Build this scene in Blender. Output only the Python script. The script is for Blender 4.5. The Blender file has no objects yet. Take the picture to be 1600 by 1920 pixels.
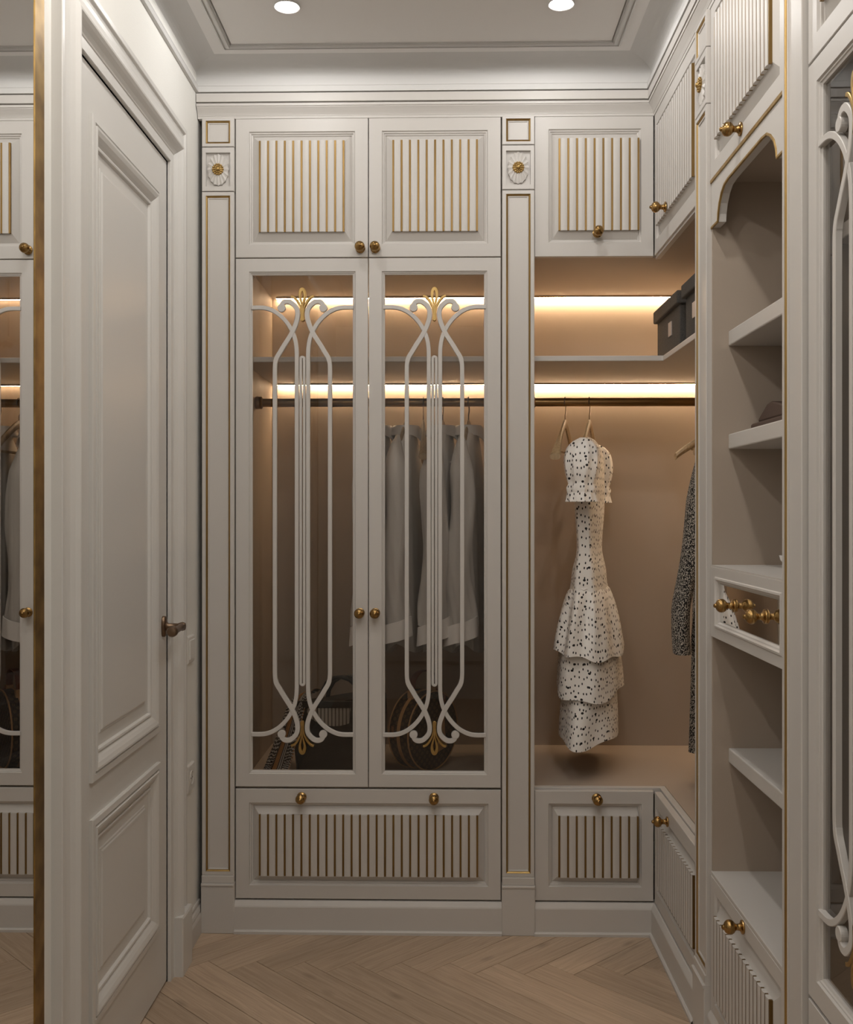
import bpy, bmesh, math, random
from mathutils import Vector, Matrix

random.seed(7)
sc = bpy.context.scene
COL = sc.collection
PI = math.pi

# ------------------------------------------------------------------ camera, world, exposure
cam_d = bpy.data.cameras.new('camera')
cam = bpy.data.objects.new('camera', cam_d)
COL.objects.link(cam)
cam.location = (0, 0, 1.32)
cam.rotation_euler = (PI / 2, 0, math.atan(38 / 1930))
cam_d.sensor_fit = 'HORIZONTAL'
cam_d.sensor_width = 36
cam_d.lens = 36 * 1930 / 1600
cam_d.clip_start = 0.02
sc.camera = cam

w = bpy.data.worlds.new('world')
sc.world = w
w.use_nodes = True
w.node_tree.nodes['Background'].inputs[0].default_value = (1, .95, .9, 1)
w.node_tree.nodes['Background'].inputs[1].default_value = 0.05

sc.view_settings.view_transform = 'Standard'
sc.view_settings.look = 'None'
sc.view_settings.exposure = 0.0
sc.view_settings.gamma = 1
sc.view_settings.use_curve_mapping = False
sc.cycles.max_bounces = 10
sc.cycles.diffuse_bounces = 5
sc.cycles.glossy_bounces = 5
sc.cycles.transparent_max_bounces = 12
sc.cycles.sample_clamp_indirect = 4
sc.cycles.blur_glossy = 0.5

LAMP_COLOR = {'far': (1, .985, .965), 'near': (1, .95, .895)}
SPOT_W = {'far': 4.4, 'near': 11.0}      # downlights in the visible row / rows towards and behind the camera
LED_STRENGTH = 105.0


# ------------------------------------------------------------------ materials
def new_mat(name):
    m = bpy.data.materials.new(name)
    m.use_nodes = True
    nt = m.node_tree
    return m, nt, nt.nodes['Principled BSDF']


def simple(name, col, rough=.5, metal=0., spec=.5, bump=0., bscale=300., coat=0.):
    m, nt, b = new_mat(name)
    b.inputs['Base Color'].default_value = (*col, 1)
    b.inputs['Roughness'].default_value = rough
    b.inputs['Metallic'].default_value = metal
    b.inputs['Specular IOR Level'].default_value = spec
    b.inputs['Coat Weight'].default_value = coat
    if bump:
        t = nt.nodes.new('ShaderNodeTexCoord')
        n = nt.nodes.new('ShaderNodeTexNoise')
        n.inputs['Scale'].default_value = bscale
        n.inputs['Detail'].default_value = 3
        bp = nt.nodes.new('ShaderNodeBump')
        bp.inputs['Strength'].default_value = bump
        bp.inputs['Distance'].default_value = .002
        nt.links.new(t.outputs['Object'], n.inputs['Vector'])
        nt.links.new(n.outputs['Fac'], bp.inputs['Height'])
        nt.links.new(bp.outputs['Normal'], b.inputs['Normal'])
    return m


def ramp_mat(name, tex, scale, stops, mapping=(1, 1, 1), rough=.7, metal=0, const=False, detail=2., out='Fac', bump=0., coord='Object', feature=None):
    """one texture through a colour ramp"""
    m, nt, b = new_mat(name)
    b.inputs['Roughness'].default_value = rough
    b.inputs['Metallic'].default_value = metal
    t = nt.nodes.new('ShaderNodeTexCoord')
    mp = nt.nodes.new('ShaderNodeMapping')
    mp.inputs['Scale'].default_value = mapping
    n = nt.nodes.new(tex)
    n.inputs['Scale'].default_value = scale
    if 'Detail' in n.inputs:
        n.inputs['Detail'].default_value = detail
    if feature:
        n.feature = feature
    r = nt.nodes.new('ShaderNodeValToRGB')
    if const:
        r.color_ramp.interpolation = 'CONSTANT'
    el = r.color_ramp.elements
    while len(el) < len(stops):
        el.new(.5)
    for e, (p, c) in zip(el, stops):
        e.position = p
        e.color = (*c, 1)
    nt.links.new(t.outputs[coord], mp.inputs['Vector'])
    nt.links.new(mp.outputs['Vector'], n.inputs['Vector'])
    nt.links.new(n.outputs[out], r.inputs['Fac'])
    nt.links.new(r.outputs['Color'], b.inputs['Base Color'])
    if bump:
        bp = nt.nodes.new('ShaderNodeBump')
        bp.inputs['Strength'].default_value = bump
        bp.inputs['Distance'].default_value = .003
        nt.links.new(n.outputs[out], bp.inputs['Height'])
        nt.links.new(bp.outputs['Normal'], b.inputs['Normal'])
    return m


M = {}
M['lacquer'] = simple('lacquer_white', (.57, .545, .515), .42, spec=.36)
M['wall'] = simple('wall_plaster', (.80, .79, .75), .8, bump=.25, bscale=260)
M['ceiling'] = simple('ceiling_paint', (.80, .785, .77), .85, bump=.12, bscale=300)
M['cornice'] = simple('cornice_paint', (.60, .59, .575), .65)
M['door_paint'] = simple('door_paint', (.64, .625, .595), .36, spec=.45)
M['taupe'] = simple('laminate_taupe', (.42, .35, .285), .55, spec=.3)
M['gold'] = ramp_mat('brushed_gold', 'ShaderNodeTexNoise', 40, [(.3, (.36, .235, .085)), (.7, (.47, .32, .125))], (1, 1, .1), .42, 1)
M['inlay'] = ramp_mat('gold_inlay_shaded', 'ShaderNodeTexNoise', 40, [(.3, (.20, .125, .045)), (.7, (.28, .18, .07))], (1, 1, .1), .5, 1)  # darker copy of the gold; shade between the slats is put into the colour
M['brass'] = ramp_mat('brass_antique', 'ShaderNodeTexNoise', 60, [(.3, (.30, .18, .065)), (.7, (.44, .28, .11))], (1, 1, 1), .24, 1)
M['mirror_frame'] = ramp_mat('brushed_brass', 'ShaderNodeTexNoise', 6, [(.35, (.21, .125, .042)), (.65, (.38, .245, .085))], (1, 3, 3), .42, 1)
M['bronze'] = simple('bronze_dark', (.20, .135, .09), .35, 1)
M['rail'] = simple('rail_bronze', (.28, .17, .075), .28, 1)
M['mirror'] = simple('mirror_silver', (.86, .86, .85), .0, 1)
M['white_plastic'] = simple('switch_plastic', (.68, .66, .62), .4)
M['dark'] = simple('dark_gap', (.02, .018, .015), .8)
M['box'] = ramp_mat('box_fabric', 'ShaderNodeTexNoise', 500, [(.3, (.035, .033, .03)), (.7, (.075, .07, .064))], (1, 1, 1), .9, bump=.3)
M['card'] = simple('box_label_card', (.42, .36, .33), .5, bump=.05)
M['hanger'] = ramp_mat('hanger_wood', 'ShaderNodeTexNoise', 25, [(.3, (.30, .205, .105)), (.7, (.42, .30, .17))], (6, 6, 1), .45)
M['hook'] = simple('hook_steel', (.20, .16, .12), .3, 1)
M['shirt'] = simple('shirt_silk', (.68, .66, .63), .42, spec=.5, bump=.5, bscale=38)
M['cuff'] = simple('shirt_cuff_cotton', (.95, .94, .92), .7)
M['button'] = simple('button_dark', (.05, .04, .04), .4)
M['tweed'] = ramp_mat('tweed_wool', 'ShaderNodeTexVoronoi', 290, [(0, (.62, .57, .50)), (.80, (.50, .46, .40)), (.88, (.03, .027, .024)), (1, (.012, .011, .010))], (1, 1, .75), .95, bump=.8, out='Distance')
M['black_leather'] = simple('black_leather', (.012, .011, .010), .42, bump=.2, bscale=400)
M['tan_leather'] = simple('tan_leather', (.52, .29, .13), .5)
M['red_leather'] = simple('red_brown_leather', (.17, .05, .025), .45)
M['clutch'] = simple('brown_suede', (.085, .052, .038), .75, bump=.2)
M['white_ceramic'] = simple('white_ceramic', (.8, .78, .75), .2)
M['copper'] = simple('copper_polished', (.65, .36, .22), .2, 1)
M['led_profile'] = simple('led_profile_bronze', (.22, .13, .05), .45, .6)


def mat_emit(name, col, s):
    m = bpy.data.materials.new(name)
    m.use_nodes = True
    nt = m.node_tree
    nt.nodes.remove(nt.nodes['Principled BSDF'])
    e = nt.nodes.new('ShaderNodeEmission')
    e.inputs[0].default_value = (*col, 1)
    e.inputs[1].default_value = s
    nt.links.new(e.outputs[0], nt.nodes['Material Output'].inputs[0])
    return m


M['led'] = mat_emit('led_light', (1, .71, .44), LED_STRENGTH)
M['lamp'] = mat_emit('downlight_glow', (1, .97, .93), 6)


def mat_glass():
    m = bpy.data.materials.new('tinted_glass')
    m.use_nodes = True
    nt = m.node_tree
    nt.nodes.remove(nt.nodes['Principled BSDF'])
    tr = nt.nodes.new('ShaderNodeBsdfTransparent')
    tr.inputs[0].default_value = (.83, .815, .80, 1)
    gl = nt.nodes.new('ShaderNodeBsdfGlossy')
    gl.inputs[0].default_value = (.9, .9, .9, 1)
    gl.inputs[1].default_value = 0.0
    fr = nt.nodes.new('ShaderNodeFresnel')
    fr.inputs[0].default_value = 1.55
    mx = nt.nodes.new('ShaderNodeMixShader')
    ge = nt.nodes.new('ShaderNodeNewGeometry')      # reflect once, on the outer faces
    sb = nt.nodes.new('ShaderNodeMath')
    sb.operation = 'SUBTRACT'
    sb.inputs[0].default_value = 1
    nt.links.new(ge.outputs['Backfacing'], sb.inputs[1])
    mu = nt.nodes.new('ShaderNodeMath')
    mu.operation = 'MULTIPLY'
    nt.links.new(fr.outputs[0], mu.inputs[0])
    nt.links.new(sb.outputs[0], mu.inputs[1])
    nt.links.new(mu.outputs[0], mx.inputs[0])
    nt.links.new(tr.outputs[0], mx.inputs[1])
    nt.links.new(gl.outputs[0], mx.inputs[2])
    nt.links.new(mx.outputs[0], nt.nodes['Material Output'].inputs[0])
    return m


M['glass'] = mat_glass()


def mat_oak():
    m, nt, b = new_mat('oak_plank')
    L = nt.links.new
    t = nt.nodes.new('ShaderNodeTexCoord')
    oi = nt.nodes.new('ShaderNodeObjectInfo')
    mp = nt.nodes.new('ShaderNodeMapping')
    mp.inputs['Scale'].default_value = (3, 60, 60)
    add = nt.nodes.new('ShaderNodeVectorMath')
    add.operation = 'ADD'
    mul = nt.nodes.new('ShaderNodeMath')
    mul.operation = 'MULTIPLY'
    mul.inputs[1].default_value = 37
    L(oi.outputs['Random'], mul.inputs[0])
    L(t.outputs['Object'], add.inputs[0])
    L(mul.outputs[0], add.inputs[1])
    L(add.outputs[0], mp.inputs['Vector'])
    n = nt.nodes.new('ShaderNodeTexNoise')
    n.inputs['Scale'].default_value = 1.6
    n.inputs['Detail'].default_value = 6
    n.inputs['Distortion'].default_value = 1.2
    L(mp.outputs[0], n.inputs['Vector'])
    r = nt.nodes.new('ShaderNodeValToRGB')
    r.color_ramp.elements[0].position = .25
    r.color_ramp.elements[0].color = (.38, .28, .195, 1)
    r.color_ramp.elements[1].position = .75
    r.color_ramp.elements[1].color = (.55, .42, .305, 1)
    L(n.outputs['Fac'], r.inputs['Fac'])
    # rare knots
    vo = nt.nodes.new('ShaderNodeTexVoronoi')
    vo.inputs['Scale'].default_value = 5
    mp2 = nt.nodes.new('ShaderNodeMapping')
    mp2.inputs['Scale'].default_value = (.7, 1.6, 1)
    L(add.outputs[0], mp2.inputs['Vector'])
    L(mp2.outputs[0], vo.inputs['Vector'])
    kr = nt.nodes.new('ShaderNodeMapRange')
    kr.inputs['From Min'].default_value = .02
    kr.inputs['From Max'].default_value = .13
    kr.inputs['To Min'].default_value = .72
    kr.inputs['To Max'].default_value = 1
    L(vo.outputs['Distance'], kr.inputs['Value'])
    # plank to plank tone
    tr = nt.nodes.new('ShaderNodeMapRange')
    tr.inputs['To Min'].default_value = .82
    tr.inputs['To Max'].default_value = 1.12
    L(oi.outputs['Random'], tr.inputs['Value'])
    k = nt.nodes.new('ShaderNodeMath')
    k.operation = 'MULTIPLY'
    L(kr.outputs[0], k.inputs[0])
    L(tr.outputs[0], k.inputs[1])
    vm = nt.nodes.new('ShaderNodeVectorMath')
    vm.operation = 'SCALE'
    L(r.outputs['Color'], vm.inputs[0])
    L(k.outputs[0], vm.inputs['Scale'])
    L(vm.outputs[0], b.inputs['Base Color'])
    b.inputs['Roughness'].default_value = .5
    b.inputs['Specular IOR Level'].default_value = .35
    bp = nt.nodes.new('ShaderNodeBump')
    bp.inputs['Strength'].default_value = .15
    bp.inputs['Distance'].default_value = .001
    L(n.outputs['Fac'], bp.inputs['Height'])
    L(bp.outputs[0], b.inputs['Normal'])
    return m


M['oak'] = mat_oak()


def mat_dots():
    """off-white cotton printed with small black dashes and some larger dots"""
    m, nt, b = new_mat('dotted_cotton')
    L = nt.links.new
    t = nt.nodes.new('ShaderNodeTexCoord')

    def layer(scale, mapping, thr):
        mp = nt.nodes.new('ShaderNodeMapping')
        mp.inputs['Scale'].default_value = mapping
        v = nt.nodes.new('ShaderNodeTexVoronoi')
        v.voronoi_dimensions = '2D'
        v.inputs['Scale'].default_value = scale
        v.inputs['Randomness'].default_value = .6
        c = nt.nodes.new('ShaderNodeMath')
        c.operation = 'LESS_THAN'
        c.inputs[1].default_value = thr
        L(t.outputs['UV'], mp.inputs['Vector'])
        L(mp.outputs[0], v.inputs['Vector'])
        L(v.outputs['Distance'], c.inputs[0])
        return v, c
    v1, c1 = layer(50, (1.45, .80, 1), .16)
    v2, c2 = layer(21, (1, 1.15, 1), .095)
    mx = nt.nodes.new('ShaderNodeMath')
    mx.operation = 'MAXIMUM'
    L(c1.outputs[0], mx.inputs[0])
    L(c2.outputs[0], mx.inputs[1])
    mix = nt.nodes.new('ShaderNodeMix')
    mix.data_type = 'RGBA'
    mix.inputs['A'].default_value = (.86, .83, .79, 1)
    mix.inputs['B'].default_value = (.012, .011, .012, 1)
    L(mx.outputs[0], mix.inputs['Factor'])
    L(mix.outputs['Result'], b.inputs['Base Color'])
    b.inputs['Roughness'].default_value = .8
    return m


M['dots'] = mat_dots()


def mat_monogram():
    """dark brown canvas with rows of small tan quatrefoils and rings"""
    m, nt, b = new_mat('patterned_canvas')
    L = nt.links.new
    t = nt.nodes.new('ShaderNodeTexCoord')
    mp = nt.nodes.new('ShaderNodeMapping')
    mp.inputs['Scale'].default_value = (1, 1, 1)
    mp.inputs['Rotation'].default_value = (0, 0, PI / 4)
    v = nt.nodes.new('ShaderNodeTexVoronoi')
    v.voronoi_dimensions = '2D'
    v.inputs['Scale'].default_value = 55
    v.inputs['Randomness'].default_value = 0
    L(t.outputs['UV'], mp.inputs['Vector'])
    L(mp.outputs[0], v.inputs['Vector'])
    r = nt.nodes.new('ShaderNodeValToRGB')
    r.color_ramp.interpolation = 'CONSTANT'
    el = r.color_ramp.elements
    for _ in range(3):
        el.new(.5)
    for e, (p, c) in zip(el, [(0, 1), (.08, 0), (.20, 1), (.29, 0), (.9, 0)]):
        e.position = p
        e.color = (.17, .105, .05, 1) if c else (.030, .018, .012, 1)
    L(v.outputs['Distance'], r.inputs['Fac'])
    L(r.outputs['Color'], b.inputs['Base Color'])
    b.inputs['Roughness'].default_value = .55
    return m


M['monogram'] = mat_monogram()


def mat_scarf():
    m, nt, b = new_mat('scarf_silk')
    L = nt.links.new
    t = nt.nodes.new('ShaderNodeTexCoord')
    sp = nt.nodes.new('ShaderNodeSeparateXYZ')
    L(t.outputs['UV'], sp.inputs[0])
    r = nt.nodes.new('ShaderNodeValToRGB')
    r.color_ramp.interpolation = 'CONSTANT'
    blk, wht, org = (.015, .012, .012, 1), (.55, .52, .48, 1), (.38, .17, .045, 1)
    el = r.color_ramp.elements
    st = [(0, blk), (.34, org), (.50, blk), (.55, wht), (.59, blk), (.63, wht), (.67, blk), (.95, org)]
    while len(el) < len(st):
        el.new(.5)
    for e, (p, c) in zip(el, st):
        e.position = p
        e.color = c
    L(sp.outputs['X'], r.inputs['Fac'])
    # zebra fringe pattern at both borders
    wv = nt.nodes.new('ShaderNodeTexWave')
    wv.inputs['Scale'].default_value = 14
    wv.inputs['Distortion'].default_value = 6
    wv.bands_direction = 'Y'
    L(t.outputs['UV'], wv.inputs['Vector'])
    gt = nt.nodes.new('ShaderNodeMath')
    gt.operation = 'GREATER_THAN'
    gt.inputs[1].default_value = .62
    L(wv.outputs['Fac'], gt.inputs[0])
    a = nt.nodes.new('ShaderNodeMath')
    a.operation = 'SUBTRACT'
    a.inputs[1].default_value = .5
    L(sp.outputs['X'], a.inputs[0])
    ab = nt.nodes.new('ShaderNodeMath')
    ab.operation = 'ABSOLUTE'
    L(a.outputs[0], ab.inputs[0])
    g2 = nt.nodes.new('ShaderNodeMath')
    g2.operation = 'GREATER_THAN'
    g2.inputs[1].default_value = .20
    L(ab.outputs[0], g2.inputs[0])
    mu = nt.nodes.new('ShaderNodeMath')
    mu.operation = 'MULTIPLY'
    L(gt.outputs[0], mu.inputs[0])
    L(g2.outputs[0], mu.inputs[1])
    mix = nt.nodes.new('ShaderNodeMix')
    mix.data_type = 'RGBA'
    L(mu.outputs[0], mix.inputs['Factor'])
    L(r.outputs['Color'], mix.inputs['A'])
    mix.inputs['B'].default_value = wht
    L(mix.outputs['Result'], b.inputs['Base Color'])
    b.inputs['Roughness'].default_value = .5
    return m


M['scarf'] = mat_scarf()
M['stripe'] = ramp_mat('striped_lining', 'ShaderNodeTexWave', 26, [(0, (.06, .045, .04)), (.3, (.40, .36, .31)), (1, (.50, .46, .40))], (1, 0, 0), .8, detail=0)
M['blue'] = simple('blue_silk', (.03, .05, .10), .5)

# ------------------------------------------------------------------ geometry helpers
WORG = {}


class Frame:
    """u right, v up, w out of the surface"""
    def __init__(s, o, U, V, W):
        s.m = Matrix.Identity(4)
        for i, a in enumerate((U, V, W)):
            for j in range(3):
                s.m[j][i] = a[j]
        for j in range(3):
            s.m[j][3] = o[j]

    def __call__(s, u, v, w):
        return s.m @ Vector((u, v, w))


ID = Frame((0, 0, 0), (1, 0, 0), (0, 1, 0), (0, 0, 1))
YB, XR, XL = 3.225, .648, -.785
FB = Frame((0, YB, 0), (1, 0, 0), (0, 0, 1), (0, -1, 0))
FR = Frame((XR, 0, 0), (0, -1, 0), (0, 0, 1), (-1, 0, 0))
FL = Frame((XL, 0, 0), (0, 1, 0), (0, 0, 1), (1, 0, 0))


class MB:
    def __init__(s, frame=ID):
        s.v, s.f, s.uv, s.fr = [], [], {}, frame

    def pt(s, u, v, w):
        s.v.append(tuple(s.fr(u, v, w)))
        return len(s.v) - 1

    def box(s, u0, v0, w0, u1, v1, w1):
        u0, u1 = sorted((u0, u1)); v0, v1 = sorted((v0, v1)); w0, w1 = sorted((w0, w1))
        i = [s.pt(u, v, q) for q in (w0, w1) for u, v in ((u0, v0), (u1, v0), (u1, v1), (u0, v1))]
        for a in ((3, 2, 1, 0), (4, 5, 6, 7), (0, 1, 5, 4), (1, 2, 6, 5), (2, 3, 7, 6), (3, 0, 4, 7)):
            s.f.append([i[k] for k in a])
        return s

    def rings(s, rs, cap=True, close=False):
        """rs: (u0,v0,u1,v1,w) rectangles joined one to the next; mitred mouldings"""
        idx = []
        for u0, v0, u1, v1, q in rs:
            idx.append([s.pt(u0, v0, q), s.pt(u1, v0, q), s.pt(u1, v1, q), s.pt(u0, v1, q)])
        pairs = list(zip(idx, idx[1:]))
        if close:
            pairs.append((idx[-1], idx[0]))
        for a, b in pairs:
            for k in range(4):
                l = (k + 1) % 4
                s.f.append([a[k], a[l], b[l], b[k]])
        if cap:
            s.f.append(idx[-1])
        return s

    def prism(s, poly, w0, w1):
        n = len(poly)
        a = [s.pt(u, v, w0) for u, v in poly]
        b = [s.pt(u, v, w1) for u, v in poly]
        s.f.append(a[::-1])
        s.f.append(b)
        for k in range(n):
            l = (k + 1) % n
            s.f.append([a[k], a[l], b[l], b[k]])
        return s

    def strip(s, rows, closed=True, caps=False, uvs=None):
        """rows of points (world/frame coords) lofted"""
        base = len(s.v)
        n = len(rows[0])
        for r in rows:
            for p in r:
                s.pt(*p)
        for i in range(len(rows) - 1):
            for k in range(n if closed else n - 1):
                l = (k + 1) % n
                f = [base + i * n + k, base + i * n + l, base + (i + 1) * n + l, base + (i + 1) * n + k]
                s.f.append(f)
                if uvs:
                    ku = k + 1
                    s.uv[len(s.f) - 1] = [uvs[i][k], uvs[i][ku], uvs[i + 1][ku], uvs[i + 1][k]]
        if caps:
            s.f.append([base + k for k in range(n)][::-1])
            s.f.append([base + (len(rows) - 1) * n + k for k in range(n)])
        return s

    def lathe(s, prof, n=20, axis='w', at=(0, 0, 0), a0=0.):
        """prof: (r, h) along the axis"""
        rows = []
        for r, h in prof:
            row = []
            for k in range(n):
                t = a0 + 2 * PI * k / n
                c, d = r * math.cos(t), r * math.sin(t)
                p = {'w': (c, d, h), 'v': (c, h, -d), 'u': (h, c, d)}[axis]
                row.append((p[0] + at[0], p[1] + at[1], p[2] + at[2]))
            rows.append(row)
        return s.strip(rows, True, True)

    def tube(s, pts, r, n=8, caps=True):
        pts = [Vector(p) for p in pts]
        rows = []
        up = Vector((.013, .031, 1))
        for i, p in enumerate(pts):
            d = (pts[min(i + 1, len(pts) - 1)] - pts[max(i - 1, 0)]).normalized()
            if abs(d.dot(up.normalized())) > .98:
                up = Vector((1, .02, .05))
            x = d.cross(up).normalized()
            y = d.cross(x).normalized()
            up = -y if y.dot(up) < 0 else y
            rr = r[i] if isinstance(r, (list, tuple)) else r
            ra, rb = rr if isinstance(rr, (list, tuple)) else (rr, rr)
            rows.append([tuple(p + x * ra * math.cos(2 * PI * k / n) + y * rb * math.sin(2 * PI * k / n)) for k in range(n)])
        return s.strip(rows, True, caps)

    def ribbon(s, pts, half, w0, w1):
        """flat band of given half width(s) along a (u,v) centre line, thickness w0..w1"""
        n = len(pts)
        rows = []
        for i in range(n):
            a, b = pts[max(i - 1, 0)], pts[min(i + 1, n - 1)]
            d = Vector((b[0] - a[0], b[1] - a[1])).normalized()
            h = half[i] if isinstance(half, list) else half
            nx, ny = -d.y * h, d.x * h
            u, v = pts[i]
            e = min(.0012, h * .3)
            k = (h - e) / h
            rows.append([(u + nx, v + ny, w0), (u + nx, v + ny, w1 - e), (u + nx * k, v + ny * k, w1),
                         (u - nx * k, v - ny * k, w1), (u - nx, v - ny, w1 - e), (u - nx, v - ny, w0)])
        return s.strip(rows, True, True)

    def mesh(s, name, smooth=False):
        me = bpy.data.meshes.new(name)
        me.from_pydata(s.v, [], s.f)
        if s.uv:
            ul = me.uv_layers.new(name='UV')
            for p in me.polygons:
                q = s.uv.get(p.index)
                if q:
                    for li, c in zip(p.loop_indices, q):
                        ul.data[li].uv = c
        bm = bmesh.new()
        bm.from_mesh(me)
        bmesh.ops.recalc_face_normals(bm, faces=bm.faces)
        bm.to_mesh(me)
        bm.free()
        if smooth:
            for p in me.polygons:
                p.use_smooth = True
            me.set_sharp_from_angle(angle=math.radians(40))
        return me

    def build(s, name, mat, parent=None, smooth=False, bevel=0, solid=0, subsurf=0):
        me = s.mesh(name, smooth)
        me.materials.append(mat)
        o = bpy.data.objects.new(name, me)
        COL.objects.link(o)
        if parent:
            o.parent = parent
            off = WORG[parent.name]
            me.transform(Matrix.Translation(-off))
            WORG[o.name] = off
        else:
            WORG[o.name] = Vector((0, 0, 0))
        if bevel:
            b = o.modifiers.new('bevel', 'BEVEL')
            b.width = bevel
            b.segments = 2
            b.limit_method = 'ANGLE'
        if solid:
            b = o.modifiers.new('solid', 'SOLIDIFY')
            b.thickness = solid
        if subsurf:
            b = o.modifiers.new('sub', 'SUBSURF')
            b.levels = b.render_levels = subsurf
        return o


def tag(o, label=None, cat=None, group=None, kind=None):
    for k, v in (('label', label), ('category', cat), ('group', group), ('kind', kind)):
        if v:
            o[k] = v
    return o


def thing(name, loc, label, cat, group=None, kind=None, rz=0):
    o = bpy.data.objects.new(name, None)
    o.empty_display_size = .05
    COL.objects.link(o)
    o.location = loc
    o.rotation_euler = (0, 0, rz)
    WORG[o.name] = Vector(loc)
    return tag(o, label, cat, group, kind)


def inst(name, me, parent, mat4):
    """object sharing mesh data; mat4 is its world placement"""
    o = bpy.data.objects.new(name, me)
    COL.objects.link(o)
    if parent:
        o.parent = parent
        o.matrix_local = Matrix.Translation(-WORG[parent.name]) @ mat4
    else:
        o.matrix_local = mat4
    return o


def T(fr, u, v, w=0.):
    return fr.m @ Matrix.Translation((u, v, w))


def ins(r, d, q):
    return (r[0] + d, r[1] + d, r[2] - d, r[3] - d, q)


def catmull(p, n=8):
    out = []
    for i in range(len(p) - 1):
        a, b, c, d = p[max(i - 1, 0)], p[i], p[i + 1], p[min(i + 2, len(p) - 1)]
        for k in range(n):
            t = k / n
            out.append(tuple(.5 * (2 * b[j] + (c[j] - a[j]) * t + (2 * a[j] - 5 * b[j] + 4 * c[j] - d[j]) * t * t + (3 * b[j] - a[j] - 3 * c[j] + d[j]) * t ** 3) for j in range(len(b))))
    out.append(tuple(p[-1]))
    return out


# ------------------------------------------------------------------ downlights
LZ = 2.719


def downlight(x, y, kind, label, group=None):
    t = thing('downlight', (x, y, LZ), label, 'downlight', group)
    MB().lathe([(.036, LZ + .002), (.0375, LZ - .003), (.035, LZ - .005), (.0325, LZ - .003), (.032, LZ + .002)], 32, 'w', (x, y, 0)).build('rim', M['cornice'], t, True)
    MB().lathe([(.0318, LZ + .0015), (.0318, LZ - .0015)], 32, 'w', (x, y, 0)).build('lens', M['lamp'], t)
    l = bpy.data.lights.new('downlight_beam', 'SPOT')
    l.energy = SPOT_W[kind]
    l.color = LAMP_COLOR[kind]
    l.spot_size = math.radians(179.5)
    l.spot_blend = .02
    l.shadow_soft_size = .03
    o = bpy.data.objects.new('downlight_beam', l)
    COL.objects.link(o)
    o.parent = t
    o.location = (0, 0, -.012)
    return t


downlight(-.4415, 2.836, 'far', 'round recessed ceiling downlight nearer the panelled door')
downlight(.3147, 2.836, 'far', 'round recessed ceiling downlight nearer the open corner wardrobe')
for yy, wh in ((1.98, 'second from the wardrobes'), (1.12, 'third from the wardrobes'), (.26, 'nearest the entrance')):
    for xx, sd in ((-.4415, 'on the mirror side'), (.3147, 'on the shelf unit side')):
        downlight(xx, yy, 'near', 'round recessed ceiling downlight in the row %s, %s' % (wh, sd))

# ------------------------------------------------------------------ room shell
YN = -.8          # wall behind the camera
HC = 2.72


def struct(name, mb, mat, label, cat, parent=None, **k):
    o = mb.build(name, mat, parent, **k)
    if not parent:
        tag(o, label, cat, kind='structure')
    return o


CR = (XL - .018, YN, XR, YB)


def plan(d, z):
    return (CR[0] + d, CR[1] + d, CR[2] - d, CR[3] - d, z)


struct('ceiling', MB().rings([(-.95, YN - .15, 1.4, 4.0, HC + .1), (-.95, YN - .15, 1.4, 4.0, HC), plan(.1535, HC), plan(.1535, HC + .012), plan(.158, HC + .012), plan(.158, HC)]),
       M['ceiling'], 'warm grey painted flat ceiling with two downlights', 'ceiling')
DU0, DU1, DV1 = 2.160, 2.878, 2.306          # door opening
struct('wall_left', MB().box(-.95, YN, 0, XL, DU0, HC).box(-.95, DU1, 0, XL, 4.0, HC).box(-.95, DU0, DV1, XL, DU1, HC).box(-.95, DU0, 0, -.86, DU1, DV1),
       M['wall'], 'fine textured off white plaster wall holding door and mirror', 'wall')
struct('wall_back', MB().box(XL, 3.855, 0, 1.4, 4.0, HC), M['wall'], 'plaster wall behind the built in wardrobes', 'wall')
struct('wall_right', MB().box(1.28, YN, 0, 1.4, 3.855, HC), M['wall'], 'plaster wall behind the shelf unit and side wardrobe', 'wall')
struct('wall_front', MB().box(-.95, YN - .15, 0, 1.4, YN, HC), M['wall'], 'plaster wall at the entrance behind the viewer', 'wall')
# wall frame mouldings opposite, seen only in reflections
mw = MB(Frame((0, YN, 0), (-1, 0, 0), (0, 0, 1), (0, 1, 0)))
for r in ((-.50, .25, .62, 2.45),):
    mw.rings([ins(r, d, q) for d, q in ((0, 0), (0, .012), (.02, .018), (.03, .012), (.05, .008), (.05, 0))], False)
struct('trim_4', mw, M['lacquer'], 'rectangular wall moulding on the entrance wall', 'moulding')

# room cornice: rectangles in plan, one per height
prof = [(-.02, 2.6305), (.028, 2.6305), (.028, 2.645), (.0245, 2.6465), (.0245, 2.6487), (.0262, 2.650), (.0262, 2.654), (.021, 2.6565), (.016, 2.6585), (.014, 2.684)]
for k in range(1, 13):
    a = PI / 2 * k / 12
    prof.append((.014 + .078 * (1 - math.cos(a)), 2.684 + .0358 * math.sin(a)))
struct('trim_1', MB().rings([plan(*p) for p in prof], False), M['cornice'], 'coved white cornice running around the top of the room', 'cornice')
tp = [(.128, HC), (.128, HC - .003), (.1325, HC - .0065), (.1335, HC - .0065), (.1335, HC - .003), (.1375, HC - .003), (.139, HC - .0055), (.146, HC - .009), (.150, HC - .009), (.151, HC - .004), (.153, HC - .004), (.153, HC)]
struct('trim_2', MB().rings([plan(*p) for p in tp], False), M['cornice'], 'thin stepped moulding framing the ceiling field', 'moulding')

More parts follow.
